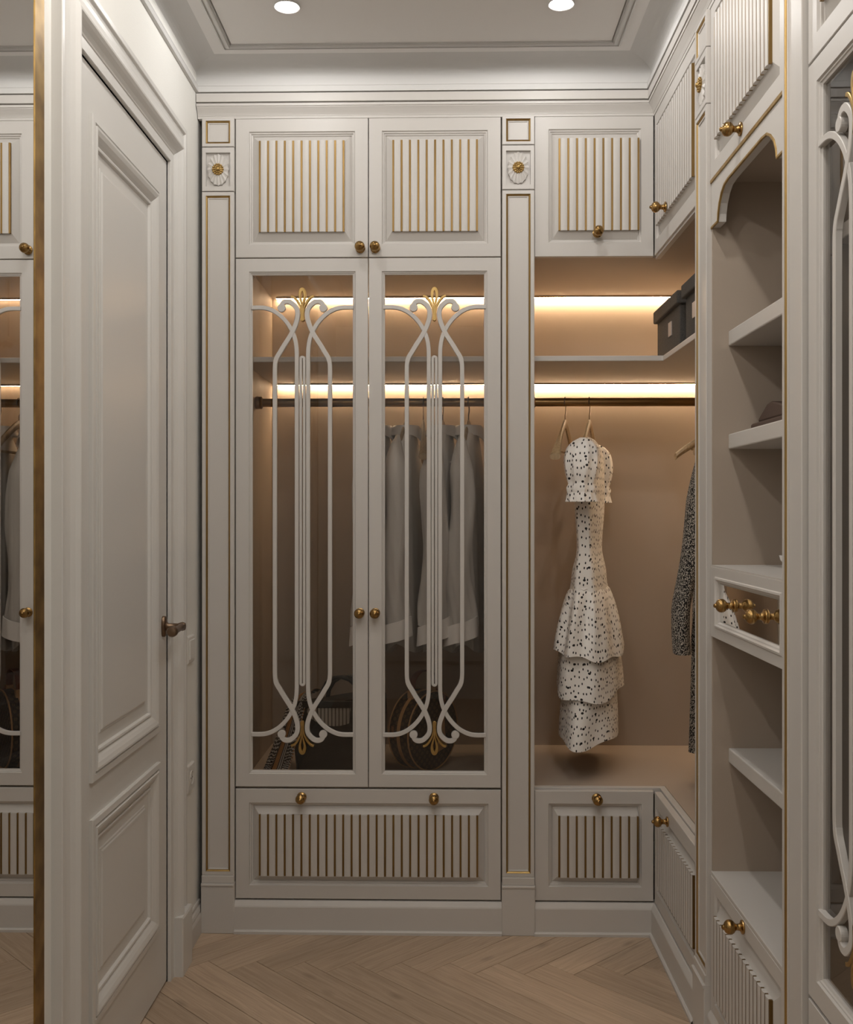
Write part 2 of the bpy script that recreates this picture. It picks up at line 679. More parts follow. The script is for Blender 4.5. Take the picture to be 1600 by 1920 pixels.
# crown on top of the wardrobes (L-shaped)
cp = [(-.015, 2.556), (.002, 2.556), (.003, 2.5635), (.0045, 2.564), (.0045, 2.566), (.008, 2.572), (.014, 2.580), (.0195, 2.5865), (.0195, 2.5885), (.0225, 2.589), (.0225, 2.5965), (.010, 2.597), (.010, 2.6008), (.0245, 2.601), (.0245, 2.6272), (.012, 2.6276), (.012, 2.632)]
rows = [[(XL + .002 - min(0, 0), YB - d, z), (XR - d, YB - d, z), (XR - d, .30, z)] for d, z in cp]
struct('trim_3', MB().strip(rows, False), M['lacquer'], 'white lacquered crown moulding along the wardrobe tops', 'moulding')

# ------------------------------------------------------------------ floor of herringbone planks
fl = struct('floor', MB().box(-.95, YN - .15, -.06, 1.4, 4.0, -.006), M['dark'], 'pale oak herringbone parquet floor', 'floor')


def clip(poly, x0, y0, x1, y1):
    for ax, lim, sg in ((0, x0, 1), (0, x1, -1), (1, y0, 1), (1, y1, -1)):
        out = []
        for i in range(len(poly)):
            a, b = poly[i - 1], poly[i]
            ia, ib = sg * (a[ax] - lim) >= 0, sg * (b[ax] - lim) >= 0
            if ia != ib:
                t = (lim - a[ax]) / (b[ax] - a[ax])
                out.append((a[0] + t * (b[0] - a[0]), a[1] + t * (b[1] - a[1])))
            if ib:
                out.append(b)
        poly = out
        if len(poly) < 3:
            return []
    return poly


PW, NP = .1003, 6
PL = PW * NP
VX, VY = -.7019, 3.0145
S2 = math.sqrt(.5)


def plank(p0, p1, q0, q1, along_p):
    g = .0008
    c = [(p0 + g, q0 + g), (p1 - g, q0 + g), (p1 - g, q1 - g), (p0 + g, q1 - g)]
    xy = [(VX + (p + q) * S2, VY + (p - q) * S2) for p, q in c]
    xy = clip(xy, XL - .07, YN, XR + .03, YB + .03)
    if not xy:
        return
    cx = VX + ((p0 + p1) / 2 + (q0 + q1) / 2) * S2
    cy = VY + ((p0 + p1) / 2 - (q0 + q1) / 2) * S2
    ang = PI / 4 if along_p else -PI / 4
    ca, sa = math.cos(-ang), math.sin(-ang)
    loc = [((x - cx) * ca - (y - cy) * sa, (x - cx) * sa + (y - cy) * ca) for x, y in xy]
    n = len(loc)
    k = .9985
    mb = MB()
    a = [mb.pt(x, y, -.006) for x, y in loc]
    b = [mb.pt(x, y, -.0008) for x, y in loc]
    e = [mb.pt(x * (1 - .0012 / max(abs(x), .02)), y * (1 - .0012 / max(abs(y), .02)), 0) for x, y in loc]
    for i in range(n):
        j = (i + 1) % n
        mb.f.append([a[i], a[j], b[j], b[i]])
        mb.f.append([b[i], b[j], e[j], e[i]])
    mb.f.append(e)
    me = mb.mesh('plank')
    me.materials.append(M['oak'])
    inst('plank', me, fl, Matrix.Translation((cx, cy, 0)) @ Matrix.Rotation(ang, 4, 'Z'))


for s_ in range(-9, 10):
    for k in range(-14, 50):
        P0, Q0 = k * PW - s_ * PL, k * PW + s_ * PL
        for (a0, a1, b0, b1, al) in ((P0, P0 + PL, Q0, Q0 + PW, True), (P0 - PW, P0, Q0, Q0 + PL, False)):
            plank(a0, a1, b0, b1, al)

# ------------------------------------------------------------------ shared fittings
kp = [(.0145, 0), (.0155, .002), (.0150, .004), (.010, .006), (.0075, .009), (.0068, .015), (.0085, .018), (.0125, .021), (.0155, .026), (.0160, .030), (.0150, .035), (.0115, .0395), (.007, .042), (.0055, .0425), (.0048, .0435), (.0048, .0455), (.003, .0475), (.0, .048)]
KNOB = MB().lathe(kp, 20).mesh('knob', True)
KNOB.materials.append(M['brass'])


def knob(parent, fr, u, v, q=0., s=1.):
    return inst('knob', KNOB, parent, T(fr, u, v, q) @ Matrix.Scale(s, 4))


SLATS = {}


def slat_mesh(wd, h):
    key = (round(wd, 4), round(h, 4))
    if key not in SLATS:
        mb = MB()
        rows = []
        hw = wd / 2
        sec = [(-hw, -.002), (-hw, .0066), (-hw * .72, .0075), (-hw * .38, .0080), (0, .0082), (hw * .38, .0080), (hw * .72, .0075), (hw, .0066), (hw, -.002)]
        for v in (0, h):
            rows.append([(x, v, q) for x, q in sec])
        mb.strip(rows, True, True)
        me = mb.mesh('slat', False)
        me.materials.append(M['lacquer'])
        SLATS[key] = me
    return SLATS[key]


GAP = .0026
BEV = [(0, -.020), (0, -.0012), (.0012, 0)]


def slat_front(parent, fr, r, g, s, knobs=(), name='door', label=None, end_u=None):
    """panel with a moulded recess g holding a raised fluted field s; all rectangles (u0,v0,u1,v1)"""
    mb = MB(fr)
    mb.rings([ins(r, d, q) for d, q in BEV] + [ins(g, d, q) for d, q in ((0, 0), (.0022, -.0050), (.0058, -.0058), (.0066, -.0100), (.0105, -.0110), (.0125, -.0155))]
             + [(s[0] - .0005, s[1] + .0025, s[2] + .0005, s[3] - .0015, -.001)], True)
    o = mb.build(name, M['lacquer'], parent)
    if label:
        o['label'] = label
    n = max(3, round((s[2] - s[0]) / .0268))
    pitch = (s[2] - s[0] - .006) / n
    h = s[3] - s[1]
    me = slat_mesh(pitch - .0066, h)
    gb = MB(fr)
    for i in range(n + 1):
        c = s[0] + .003 + i * pitch
        gb.box(c - .0028, s[1] + .0005, -.001, c + .0028, s[3] - .0005, .0060)
        if i < n:
            inst('slat', me, o, T(fr, c + pitch / 2, s[1]))
    gi = gb.build('gold_inlay', M['inlay'], o)
    gi['kind'] = 'stuff'
    gi['label'] = 'thin gold strips between the white slats'
    for k in knobs:
        knob(o, fr, *k)
    return o


# scroll ornament of the glazed doors, measured from the centre of the pane (598 px per metre)
def opx(pts, cx=811., sc_=7.62):
    return [((x - cx) / sc_ / 598, ((978 - (520 + y / sc_)) / 598)) for x, y in pts]


BAND_A = opx([(78, 430), (230, 430), (330, 450), (430, 498), (520, 570), (592, 652), (650, 745), (690, 835), (715, 930), (727, 1030), (730, 1130)])
BAND_B = opx([(512, 437), (514, 405), (530, 370), (570, 347), (630, 352), (690, 395), (732, 455), (743, 525), (734, 605), (705, 695), (662, 790), (612, 875), (550, 970), (490, 1070), (442, 1150), (420, 1230), (415, 1330)])


def scroll_meshes():
    A = catmull(BAND_A, 5)
    B = catmull(BAND_B, 6)
    A = A + [(A[-1][0], 0)]
    B = B + [(B[-1][0], 0)]
    mb = MB()
    ha, hb = 29 / 7.62 / 598, 33 / 7.62 / 598
    for sx in (1, -1):
        for lst, hh, w1 in ((A, ha, .011), (B, hb, .0118)):
            top = [(x * sx, y) for x, y in lst]
            full = top + [(x, -y) for x, y in top[-2::-1]]
            n = len(full)
            half = []
            for i, (x, y) in enumerate(full):
                half.append(hh if (lst is A or abs(y) > .50) else max(ha, hh * .9))
            mb.ribbon(full, half, 0, w1)
        # scroll eyes
        ex, ey = opx([(512, 437)])[0]
        for sy in (1, -1):
            mb.lathe([(.0128, 0), (.0128, .0114), (.0118, .0125)], 20, 'w', (ex * sx, ey * sy, 0))
    # central slotted bar
    yt = opx([(811, 1165)])[0][1]
    loop = []
    rr = 25 / 7.62 / 598
    for k in range(9):
        a = PI - PI * k / 8
        loop.append((rr * math.cos(a), yt + rr * math.sin(a)))
    for k in range(9):
        a = -PI * k / 8
        loop.append((rr * math.cos(a), -yt + rr * math.sin(a)))
    loop.append(loop[0])
    mb.ribbon(loop, 19 / 7.62 / 598, 0, .0095)
    s1 = mb.mesh('scrollwork', False)
    s1.materials.append(M['lacquer'])
    # gold fleuron
    g = MB()
    tear = opx([(811, 560), (808, 440), (803, 395), (788, 330), (776, 270), (780, 215), (795, 178), (811, 168), (827, 178), (842, 215), (846, 270), (834, 330), (819, 395), (814, 440), (811, 560)])
    tr = catmull(tear, 4)
    half = []
    for x, y in tr:
        yy = (978 - y * 598 - 520) * 7.62
        half.append((24 if yy < 200 else 24 - (min(yy, 400) - 200) * .075) / 7.62 / 598)
    g.ribbon(tr, half, 0, .013)
    g.ribbon(opx([(811, 420), (811, 605)]), [16 / 7.62 / 598, 29 / 7.62 / 598], 0, .0125)
    cx_, cy_ = opx([(811, 602)])[0]
    g.lathe([(29 / 7.62 / 598, 0), (29 / 7.62 / 598, .0117), (24 / 7.62 / 598, .0125)], 16, 'w', (cx_, cy_, 0))
    for sx in (1, -1):
        lf = catmull(opx([(648, 268), (690, 285), (730, 325), (765, 385), (785, 430), (797, 520)]), 4)
        lf = [(x * sx, y) for x, y in lf]
        n = len(lf)
        g.ribbon(lf, [(17 if i < n * .45 else 17 - 9 * (i / n - .45) / .55) / 7.62 / 598 for i in range(n)], 0, .012)
    s2 = g.mesh('gold_fleuron', False)
    s2.materials.append(M['gold'])
    return s1, s2


SCROLL, FLEURON = scroll_meshes()


def glass_front(parent, fr, r, g, knobs=(), label=None):
    """glazed door: moulded frame, tinted pane, scrollwork and two gold fleurons"""
    mb = MB(fr)
    mb.rings([ins(r, d, q) for d, q in BEV] + [ins(g, d, q) for d, q in ((0, 0), (.002, -.004), (.0045, -.0045), (.006, -.007), (.0095, -.0085), (.0095, -.020))], False, True)
    o = mb.build('door', M['lacquer'], parent)
    if label:
        o['label'] = label
    pane = MB(fr).box(g[0] + .006, g[1] + .006, -.0165, g[2] - .006, g[3] - .006, -.0125).build('glass_pane', M['glass'], o)
    cu, cv = (g[0] + g[2]) / 2, 1.2916
    inst('scrollwork', SCROLL, o, T(fr, cu, cv, -.0122))
    for s in (1, -1):
        inst('gold_fleuron', FLEURON, o, T(fr, cu, cv, -.0122) @ Matrix.Scale(s, 4, (0, 1, 0)))
    for k in knobs:
        knob(o, fr, *k)
    return o


# ------------------------------------------------------------------ pilasters
def rosette(parent, fr, cu, cv):
    mb = MB(fr)
    n = 16
    cen = []
    rows = [[], [], [], []]
    for i in range(n * 4):
        t = 2 * PI * i / (n * 4) + PI / 2
        ph = (i % 4) / 4.
        ridge = [1, .35, 0, .35][i % 4]
        ro = .96 + .04 * ridge if True else 1
        ro = 1 - .07 * (1 - ridge)
        c, s = math.cos(t), math.sin(t)
        ru, rv = .0335, .0505
        rows[0].append((cu + c * .010, cv + s * .010, .001))
        rows[1].append((cu + c * .012, cv + s * .012, .0015))
        rows[2].append((cu + c * ru * ro, cv + s * rv * ro, -.0005 - .0035 * (1 - ridge)))
        rows[3].append((cu + c * ru * ro, cv + s * rv * ro, -.012))
    mb.strip(rows, True, True)
    o = mb.build('rosette', M['lacquer'], parent)
    gb = MB(fr)
    for R, k, rb, q in ((.0155, 14, .0036, .003), (.0098, 10, .0028, .005)):
        for i in range(k):
            t = 2 * PI * i / k
            gb.lathe([(0.0005, q + rb), (rb * .75, q + rb * .7), (rb, q), (rb, q - .004)], 8, 'w', (cu + R * math.cos(t), cv + R * math.sin(t), 0))
    gb.lathe([(.0165, 0), (.0165, .002), (.012, .004), (.0085, .0045), (.0085, .007), (.0066, .0085), (.0062, .0105), (.004, .0125), (0.0003, .013)], 24, 'w', (cu, cv, 0))
    gb.build('gold_boss', M['gold'], o, True)
    return o


def pilaster(fr, u0, u1, label, p=.010):
    cu = (u0 + u1) / 2
    t = thing('pilaster', fr(cu, 0, 0), label, 'pilaster')
    G = .0122

    def block(v0, v1, gv0, gv1, gold=True):
        r = (u0, v0, u1, v1)
        g = (u0 + G, gv0, u1 - G, gv1)
        mb = MB(fr)
        rr = [ins(r, d, q + p) for d, q in ((0, -.020 - p), (0, -.0015), (.0015, 0))]
        if gold:
            rr += [ins(g, 0, p), ins(g, 0, p - .0075), ins(g, .0062, p - .0075), ins(g, .0062, p - .0035), ins(g, .0092, p - .0045), ins(g, .0098, p - .0070)]
            mb.rings(rr)
        else:
            rr += [ins(g, 0, p), ins(g, .0008, p - .011)]
            mb.rings(rr)
        b = mb.build('block', M['lacquer'], t)
        if gold:
            gm = MB(fr).rings([ins(g, .0002, p - .0072), ins(g, .0002, p - .0012), ins(g, .0012, p - .0006), ins(g, .0032, p - .0022), ins(g, .0060, p - .0052), ins(g, .0060, p - .0072)], False)
            gm.build('gold_trim', M['gold'], b)
        return b
    block(2.4665, 2.5565, 2.476, 2.5475)
    rb = block(2.3265, 2.4640, 2.341, 2.4475, False)
    rosette(rb, FR if False else fr_shift(fr, p), cu, (2.341 + 2.4475) / 2)
    block(.180, 2.3240, .192, 2.3125)
    # base
    mb = MB(fr)
    e = .0015
    for v0, v1, q in ((0, .148, p + .006), (.148, .156, p + .009), (.156, .180, p + .003)):
        mb.rings([(u0 - e if q > p + .004 else u0, v0, u1 + e if q > p + .004 else u1, v1, -.020), (u0 - e if q > p + .004 else u0, v0, u1 + e if q > p + .004 else u1, v1, q - .0015),
                  (u0, v0 + .0015, u1, v1 - .0015, q)])
    mb.build('base_block', M['lacquer'], t)
    return t


def fr_shift(fr, p):
    o = fr(0, 0, p)
    m = fr.m
    return Frame(tuple(o), [m[j][0] for j in range(3)], [m[j][1] for j in range(3)], [m[j][2] for j in range(3)])


pilaster(FB, -.7686, -.6672, 'white pilaster with gold trimmed panel beside the textured wall')
pilaster(FB, .1730, .2736, 'white pilaster with gold trim between glazed wardrobe and open corner wardrobe')
pilaster(FR, -2.6590, -2.5440, 'narrow gold trimmed pilaster between corner wardrobe and open shelf unit')
pilaster(FR, -1.9720, -1.8640, 'tall gold trimmed pilaster between open shelf unit and side wardrobe', .010)


# ------------------------------------------------------------------ plinth strip profile
def plinth(mb, fr, u0, u1, q=.012):
    mb.rings([(u0, 0, u1, .1, -.05), (u0, 0, u1, .087, q), (u0, 0.0, u1, .087, q)], False)


def plinth_rows(path_fn):
    return [path_fn(d, z) for d, z in ((.020, 0), (.020, .008), (.017, .0115), (.0125, .012), (.0125, .082), (.011, .086), (.003, .0985), (.001, .100), (-.03, .100))]


def led(parent, fr_pts, name='led_strip'):
    pass


def led_line(parent, x0, y0, x1, y1, z, inward):
    """recessed strip at the back top edge of a compartment: glowing tape behind a bronze lip; inward = unit vector into the compartment"""
    ix, iy = inward
    for nm, d0, d1, z0, z1, mt in (('led_strip', .007, .017, z - .0062, z - .0052, M['led']), ('led_profile', .007, .017, z - .0052, z - .0005, M['led_profile']), ('led_lip', .017, .0185, z - .0056, z - .0005, M['led_profile'])):
        xs = (x0 + ix * d0, x1 + ix * d1) if ix else (x0, x1)
        ys = (y0 + iy * d0, y1 + iy * d1) if iy else (y0, y1)
        MB().box(xs[0], ys[0], z0, xs[1], ys[1], z1).build(nm, mt, parent)


YBK = 3.83      # inner face of the back panels
XBK = 1.25      # inner face of the side-run back panels
ZT, ZS0, ZS1, ZF = 2.119, 1.7965, 1.8135, .455

# ------------------------------------------------------------------ glazed wardrobe on the back wall
wd = thing('wardrobe', (-.2477, 3.5, 0), 'white double wardrobe with scrollwork glass doors, fluted cupboards above and drawer below', 'wardrobe')
WX0, WX1 = -.6520, .1700
MB().box(WX0 - .014, 3.247, .1, WX0, 3.85, 2.557).build('side_panel', M['taupe'], wd)
MB().box(WX1, 3.247, .1, WX1 + .014, 3.85, 2.557).build('side_panel', M['taupe'], wd)
MB().box(WX0, YBK, .1, WX1, YBK + .018, 2.557).build('back_panel', M['taupe'], wd)
MB().box(WX0, 3.247, ZF - .018, WX1, YBK, ZF).build('bottom_panel', M['taupe'], wd)
MB().box(WX0, 3.247, ZT, WX1, YBK, ZT + .018).build('top_panel', M['taupe'], wd)
MB().box(WX0, 3.262, ZS0, WX1, YBK, ZS1).build('shelf', M['lacquer'], wd, bevel=.002)
# thin joint battens on the back panel, as the panelled back shows
for xx in (-.52, -.33):
    MB().box(xx, YBK - .0015, ZF, xx + .02, YBK, ZT).build('back_batten', M['taupe'], wd)
led_line(wd, WX0 + .018, YBK, WX1, YBK, ZT, (0, -1))
led_line(wd, WX0 + .018, YBK, WX1, YBK, ZS0, (0, -1))
DL, DR = (-.6641, -.2472), (-.2446, .1690)
slat_front(wd, FB, (DL[0], 2.1200, DL[1], 2.5565), (-.622, 2.160, -.2878, 2.5157), (-.5901, 2.1985, -.3205, 2.4853), [(-.271, 2.1467)])
slat_front(wd, FB, (DR[0], 2.1200, DR[1], 2.5565), (-.2035, 2.160, .1285, 2.5157), (-.1706, 2.1985, .0975, 2.4853), [(-.2241, 2.1467)])
glass_front(wd, FB, (DL[0], .4565, DL[1], 2.1165), (-.622, .4966, -.2861, 2.0755), [(-.2727, 1.0037)])
glass_front(wd, FB, (DR[0], .4565, DR[1], 2.1165), (-.204, .4966, .1268, 2.0755), [(-.2241, 1.0037)])
slat_front(wd, FB, (DL[0], .1050, DR[1], .4495), (-.622, .1465, .1300, .4065), (-.5901, .178, .0985, .371), [(-.4556, .4255), (-.0401, .4255)], 'drawer')
MB().strip(plinth_rows(lambda d, z: [(-.6660, YB - d, z), (.1715, YB - d, z)]), False).build('plinth', M['lacquer'], wd)
# rail with sockets
YRL, ZRL = 3.50, 1.6925
RAIL_R = .0145


def rail(p0, p1, label):
    t = thing('clothes_rail', ((p0[0] + p1[0]) / 2, (p0[1] + p1[1]) / 2, (p0[2] + p1[2]) / 2), label, 'clothes rail')
    MB().tube([p0, p1], RAIL_R, 20).build('rod', M['rail'], t, True)
    d = (Vector(p1) - Vector(p0)).normalized()
    for a, s in ((Vector(p0), 1), (Vector(p1), -1)):
        MB().tube([a, a + d * s * .006, a + d * s * .010, a + d * s * .020, a + d * s * .024], [.021, .0225, .021, .0215, .017], 20).build('end_socket', M['rail'], t, True)
    return t


rail((WX0 + .001, YRL, ZRL), (WX1 - .001, YRL, ZRL), 'bronze clothes rail inside the glazed wardrobe')

# ------------------------------------------------------------------ open corner wardrobe (L-shaped)
cw = thing('corner_wardrobe', (.70, 3.3, 0), 'white open corner wardrobe with bench, lit shelf and fluted fronts above and below', 'wardrobe')
CX0 = .2752
CY0 = 2.6600
MB().box(CX0 - .014, 3.247, .1, CX0, 3.85, 2.557).build('side_panel', M['taupe'], cw)
MB().box(.670, CY0 - .016, .1, XBK, CY0 - .002, 2.557).build('side_panel', M['taupe'], cw)
MB().box(CX0, YBK, .1, XBK + .018, YBK + .018, 2.557).build('back_panel', M['taupe'], cw)
MB().box(XBK, CY0, .1, XBK + .018, YBK, 2.557).build('back_panel', M['taupe'], cw)


def ell(e, x1=XBK, y1=YBK):
    """L-shaped plan, front edges set back by e"""
    return [(CX0, YB + e), (XR + e, YB + e), (XR + e, CY0), (x1, CY0), (x1, y1), (CX0, y1)]


MB().prism(ell(.0415), ZF - .02, ZF).build('bench_top', M['taupe'], cw, bevel=.0012)
# front lipping of the bench
for nm, a, b in (('bench_edge', .0215, .0405),):
    lp = [(CX0, YB + a), (XR + a, YB + a), (XR + a, CY0), (XR + b, CY0), (XR + b, YB + b), (CX0, YB + b)]
    MB().prism(lp, ZF - .02, ZF - .0005).build(nm, M['lacquer'], cw, bevel=.0015)
MB().prism(ell(.022), ZT, ZT + .02).build('top_panel', M['taupe'], cw)
MB().prism(ell(.034), ZS0, ZS1).build('shelf', M['lacquer'], cw, bevel=.002)
led_line(cw, CX0, YBK, XBK - .02, YBK, ZT, (0, -1))
led_line(cw, CX0, YBK, XBK - .02, YBK, ZS0, (0, -1))
led_line(cw, XBK, CY0 + .02, XBK, YBK - .04, ZT, (-1, 0))
led_line(cw, XBK, CY0 + .02, XBK, YBK - .04, ZS0, (-1, 0))
slat_front(cw, FB, (CX0, 2.1185, .6455, 2.5565), (.3184, 2.162, .6074, 2.517), (.3490, 2.1985, .6005, 2.4865), [(.4690, 2.1885, .010)])
slat_front(cw, FR, (-3.2225, 2.1185, -2.6605, 2.5565), (-3.1950, 2.162, -2.6760, 2.517), (-3.1760, 2.1985, -2.7080, 2.4965), [(-3.010, 2.2080, .010)])
slat_front(cw, FB, (CX0, .1050, .6455, .4480), (.3184, .148, .6085, .4085), (.3484, .179, .5985, .371), [(.4680, .4265)], 'drawer')
slat_front(cw, FR, (-3.2225, .1050, -2.6605, .4480), (-3.1950, .146, -2.6740, .405), (-3.1720, .179, -2.6980, .371), [(-3.030, .4120)], 'drawer')
MB().strip(plinth_rows(lambda d, z: [(.272, YB - d, z), (XR - d, YB - d, z), (XR - d, 2.658, z)]), False).build('plinth', M['lacquer'], cw)
# small light baffle under the upper cupboard corner
MB().prism([(.654, 3.223), (.654, 2.67), (.668, 2.67), (.668, 3.23), (.655, 3.24)], ZT - .008, ZT).build('bottom_lip', M['lacquer'], cw)
rail((CX0 + .001, YRL, ZRL), (XBK - .001, YRL, ZRL), 'bronze clothes rail along the back of the open corner wardrobe')
XRL = .945
rail((XRL, CY0 + .001, ZRL), (XRL, YRL - RAIL_R - .001, ZRL), 'bronze clothes rail along the side of the open corner wardrobe')

# ------------------------------------------------------------------ open shelf unit on the right
ni = thing('shelf_unit', (.85, 2.25, 0), 'white open shelf unit with arched gold edged valance and mirrored drawer', 'shelf unit')
NY1, NY0 = 2.5360, 1.9785
NXB = 1.06
XS = .690
MB().box(XR + .004, NY1, 0, NXB, NY1 + .008, 2.557).build('side_panel', M['taupe'], ni)
MB().box(XR + .004, NY0 - .006, 0, NXB, NY0, 2.557).build('side_panel', M['taupe'], ni)
MB().box(NXB, NY0 - .006, 0, NXB + .018, NY1 + .008, 2.557).build('back_panel', M['taupe'], ni)
for z0, z1 in ((1.7265, 1.7630), (1.4740, 1.5108), (.7070, .7423)):
    MB().box(XS, NY0, z0, NXB, NY1, z1).build('shelf', M['lacquer'], ni, bevel=.003)
MB().box(XR + .021, NY0, 2.128, NXB, NY1, 2.146).build('top_panel', M['taupe'], ni)
slat_front(ni, FR, (-NY1 - .0045, 2.1340, -NY0 + .001, 2.5565), (-2.5010, 2.1715, -2.0160, 2.53), (-2.4850, 2.214, -2.0640, 2.508), [(-2.279, 2.163)])
slat_front(ni, FR, (-NY1 - .0045, .1000, -NY0 + .001, .4300), (-2.5040, .128, -2.0090, .396), (-2.4900, .154, -2.0600, .3485), [(-2.262, .4130)], 'door')
MB().box(XR + .0005, NY0, .4305, NXB, NY1 + .0045, .4400).build('cabinet_top', M['lacquer'], ni, bevel=.0015)
MB().strip(plinth_rows(lambda d, z: [(XR - d + .004, NY1 + .008, z), (XR - d + .004, NY0 - .006, z)]), False).build('plinth', M['lacquer'], ni)
# drawer with mirrored front
mb = MB(FR)
dr = (-NY1 - .0045, 1.0155, -NY0 + .001, 1.1870)
dg = (-2.4980, 1.0405, -2.0010, 1.1640)
mb.rings([ins(dr, d, q) for d, q in BEV] + [ins(dg, d, q) for d, q in ((0, 0), (.002, .003), (.006, .0035), (.009, -.001), (.012, -.002), (.015, -.008), (.018, -.009))], True)
drw = mb.build('drawer', M['lacquer'], ni)
MB(FR).box(dg[0] + .0175, dg[1] + .0175, -.0095, dg[2] - .0175, dg[3] - .0175, -.0075).build('mirror_panel', M['mirror'], drw)
MB().box(XR + .020, NY0, 1.017, NXB, NY1 + .0045, 1.1860).build('drawer_box', M['lacquer'], drw)
MB().box(XR + .0005, NY0, 1.1870, NXB, NY1 + .0045, 1.1905).build('drawer_cover', M['lacquer'], ni)
knob(drw, FR, -2.358, 1.1065, -.0075)
knob(drw, FR, -2.128, 1.1050, -.0075)
# valance with an arched cut-out, gold edged
va = MB(FR)
arch = [(-2.4815, 2.0160), (-2.4780, 2.0340), (-2.4660, 2.0560), (-2.4470, 2.0740), (-2.4230, 2.0860), (-2.3900, 2.0895), (-2.25, 2.0895), (-2.1350, 2.0895), (-2.1020, 2.0860), (-2.0780, 2.0740), (-2.0560, 2.0560), (-2.0430, 2.0340), (-2.0390, 2.0160)]
poly = [(-NY1 - .0045, 2.0160)] + arch + [(-NY0 + .001, 2.0160), (-NY0 + .001, 2.1255), (-NY1 - .0045, 2.1255)]
val = va.prism(poly, -.022, -.002).build('valance', M['lacquer'], ni)
edge = [(-NY1 - .0045, 2.0172)] + [(u, v + .0012) for u, v in arch] + [(-NY0 + .001, 2.0172)]
gm = MB(FR)
rows = []
line = []
for i, (u, v) in enumerate(edge):
    line.append((u, v))
gm.ribbon(line, .0030, -.004, .0002)
gm.box(-NY1 - .0045, 2.1258, -.006, -NY0 + .001, 2.1330, .0015)
gm.build('gold_edging', M['gold'], val)

# ------------------------------------------------------------------ side wardrobe on the right, nearest the viewer
sw = thing('side_wardrobe', (.95, 1.44, 0), 'white glazed side wardrobe at the right edge with reflecting tinted doors', 'wardrobe')
SY1, SY0 = 1.8600, 1.0270
MB().box(XR + .022, SY1 - .012, .1, XBK, SY1 + .002, 2.557).build('side_panel', M['taupe'], sw)
MB().box(XR + .022, SY0, .1, XBK, SY0 + .014, 2.557).build('side_panel', M['taupe'], sw)
MB().box(XBK, SY0, .1, XBK + .018, SY1, 2.557).build('back_panel', M['taupe'], sw)
MB().box(XR + .022, SY0, ZF - .018, XBK, SY1, ZF).build('bottom_panel', M['taupe'], sw)
MB().box(XR + .022, SY0, ZT, XBK, SY1, ZT + .018).build('top_panel', M['taupe'], sw)
MB().box(.690, SY0 + .014, ZS0, XBK, SY1 - .012, ZS1 + .01).build('shelf', M['lacquer'], sw, bevel=.002)
c = (SY0 + SY1) / 2
for a, b, kn in ((SY1 - .002, c + .0013, -c - .024), (c - .0013, SY0, -c + .024)):
    slat_front(sw, FR, (-a, 2.1205, -b, 2.5565), (-a + .042, 2.160, -b - .042, 2.5157), (-a + .072, 2.1985, -b - .072, 2.4853), [(kn, 2.1467)])
    glass_front(sw, FR, (-a, .4565, -b, 2.1165), (-a + .041, .4966, -b - .041, 2.0755), [(kn, 1.0037)])
slat_front(sw, FR, (-SY1 + .002, .1050, -SY0, .4495), (-SY1 + .042, .1465, -SY0 - .042, .4065), (-SY1 + .075, .178, -SY0 - .075, .371), [(-1.65, .4255), (-1.24, .4255)], 'drawer')
MB().strip(plinth_rows(lambda d, z: [(XR - d, SY1 + .002, z), (XR - d, SY0, z)]), False).build('plinth', M['lacquer'], sw)
# end wall stub closing the run towards the viewer
struct('wall_near', MB().box(XR, .30, 0, 1.28, SY0 - .002, HC), M['wall'], 'plaster wall return beside the side wardrobe', 'wall')

# ------------------------------------------------------------------ left wall: door, mirror, switch, socket
d1 = thing('door_1', (XL, 2.52, 0), 'white panelled interior door with bronze lever handle in a deep moulded casing', 'door', kind='structure')
P = [(0, 0), (0, .0075), (.0015, .009), (.0155, .0095), (.0175, .003), (.020, .003), (.022, .0115), (.027, .0112), (.036, .0075), (.044, .002), (.051, -.0045), (.0525, -.0045), (.053, -.0015), (.056, -.0005), (.060, -.0015), (.063, -.0085), (.091, -.0095), (.093, -.0065), (.098, -.0065), (.100, -.0035), (.104, -.003)]
u0, u1 = DU0 + .003, DU1 - .003
pu0, pu1 = 2.249, 2.785
vs = [.006, .179, .641, .723, 2.199, DV1 - .003]
lb = MB(FL)
# stiles and rails around two panels, each panel its own moulding
W0 = -.002
lb.box(u0, vs[0], -.045, pu0, vs[5], W0).box(pu1, vs[0], -.045, u1, vs[5], W0)
lb.box(pu0, vs[0], -.045, pu1, vs[1], W0).box(pu0, vs[2], -.045, pu1, vs[3], W0).box(pu0, vs[4], -.045, pu1, vs[5], W0)
leaf = lb.build('leaf', M['door_paint'], d1)
for a, b in ((vs[1], vs[2]), (vs[3], vs[4])):
    r = (pu0, a, pu1, b)
    MB(FL).rings([ins(r, 0, -.03)] + [ins(r, d, q + W0) for d, q in P]).build('panel', M['door_paint'], leaf)
cpz = [(0, -.04), (0, .008), (.0015, .0095), (.026, .0100), (.028, .012), (.031, .0135), (.038, .019), (.046, .0275), (.052, .0325), (.056, .0335), (.060, .0325), (.068, .0250), (.080, .0185), (.095, .0150), (.108, .0145), (.116, .0165), (.118, .0215), (.1195, .0225), (.131, .0225), (.133, .021), (.133, -.001)]
rows = [[(DU0 - d, 0, q), (DU0 - d, DV1 + d, q), (DU1 + d, DV1 + d, q), (DU1 + d, 0, q)] for d, q in cpz]
MB(FL).strip(rows, False).build('casing', M['door_paint'], d1)
# plinth blocks at the casing feet
for a, b in ((DU0 - .136, DU0 - .028), (DU1 + .028, DU1 + .136)):
    MB(FL).rings([(a, 0, b, .168, -.002), (a, 0, b, .168, .034), (a + .004, 0, b - .004, .162, .037)]).build('plinth_block', M['door_paint'], d1)
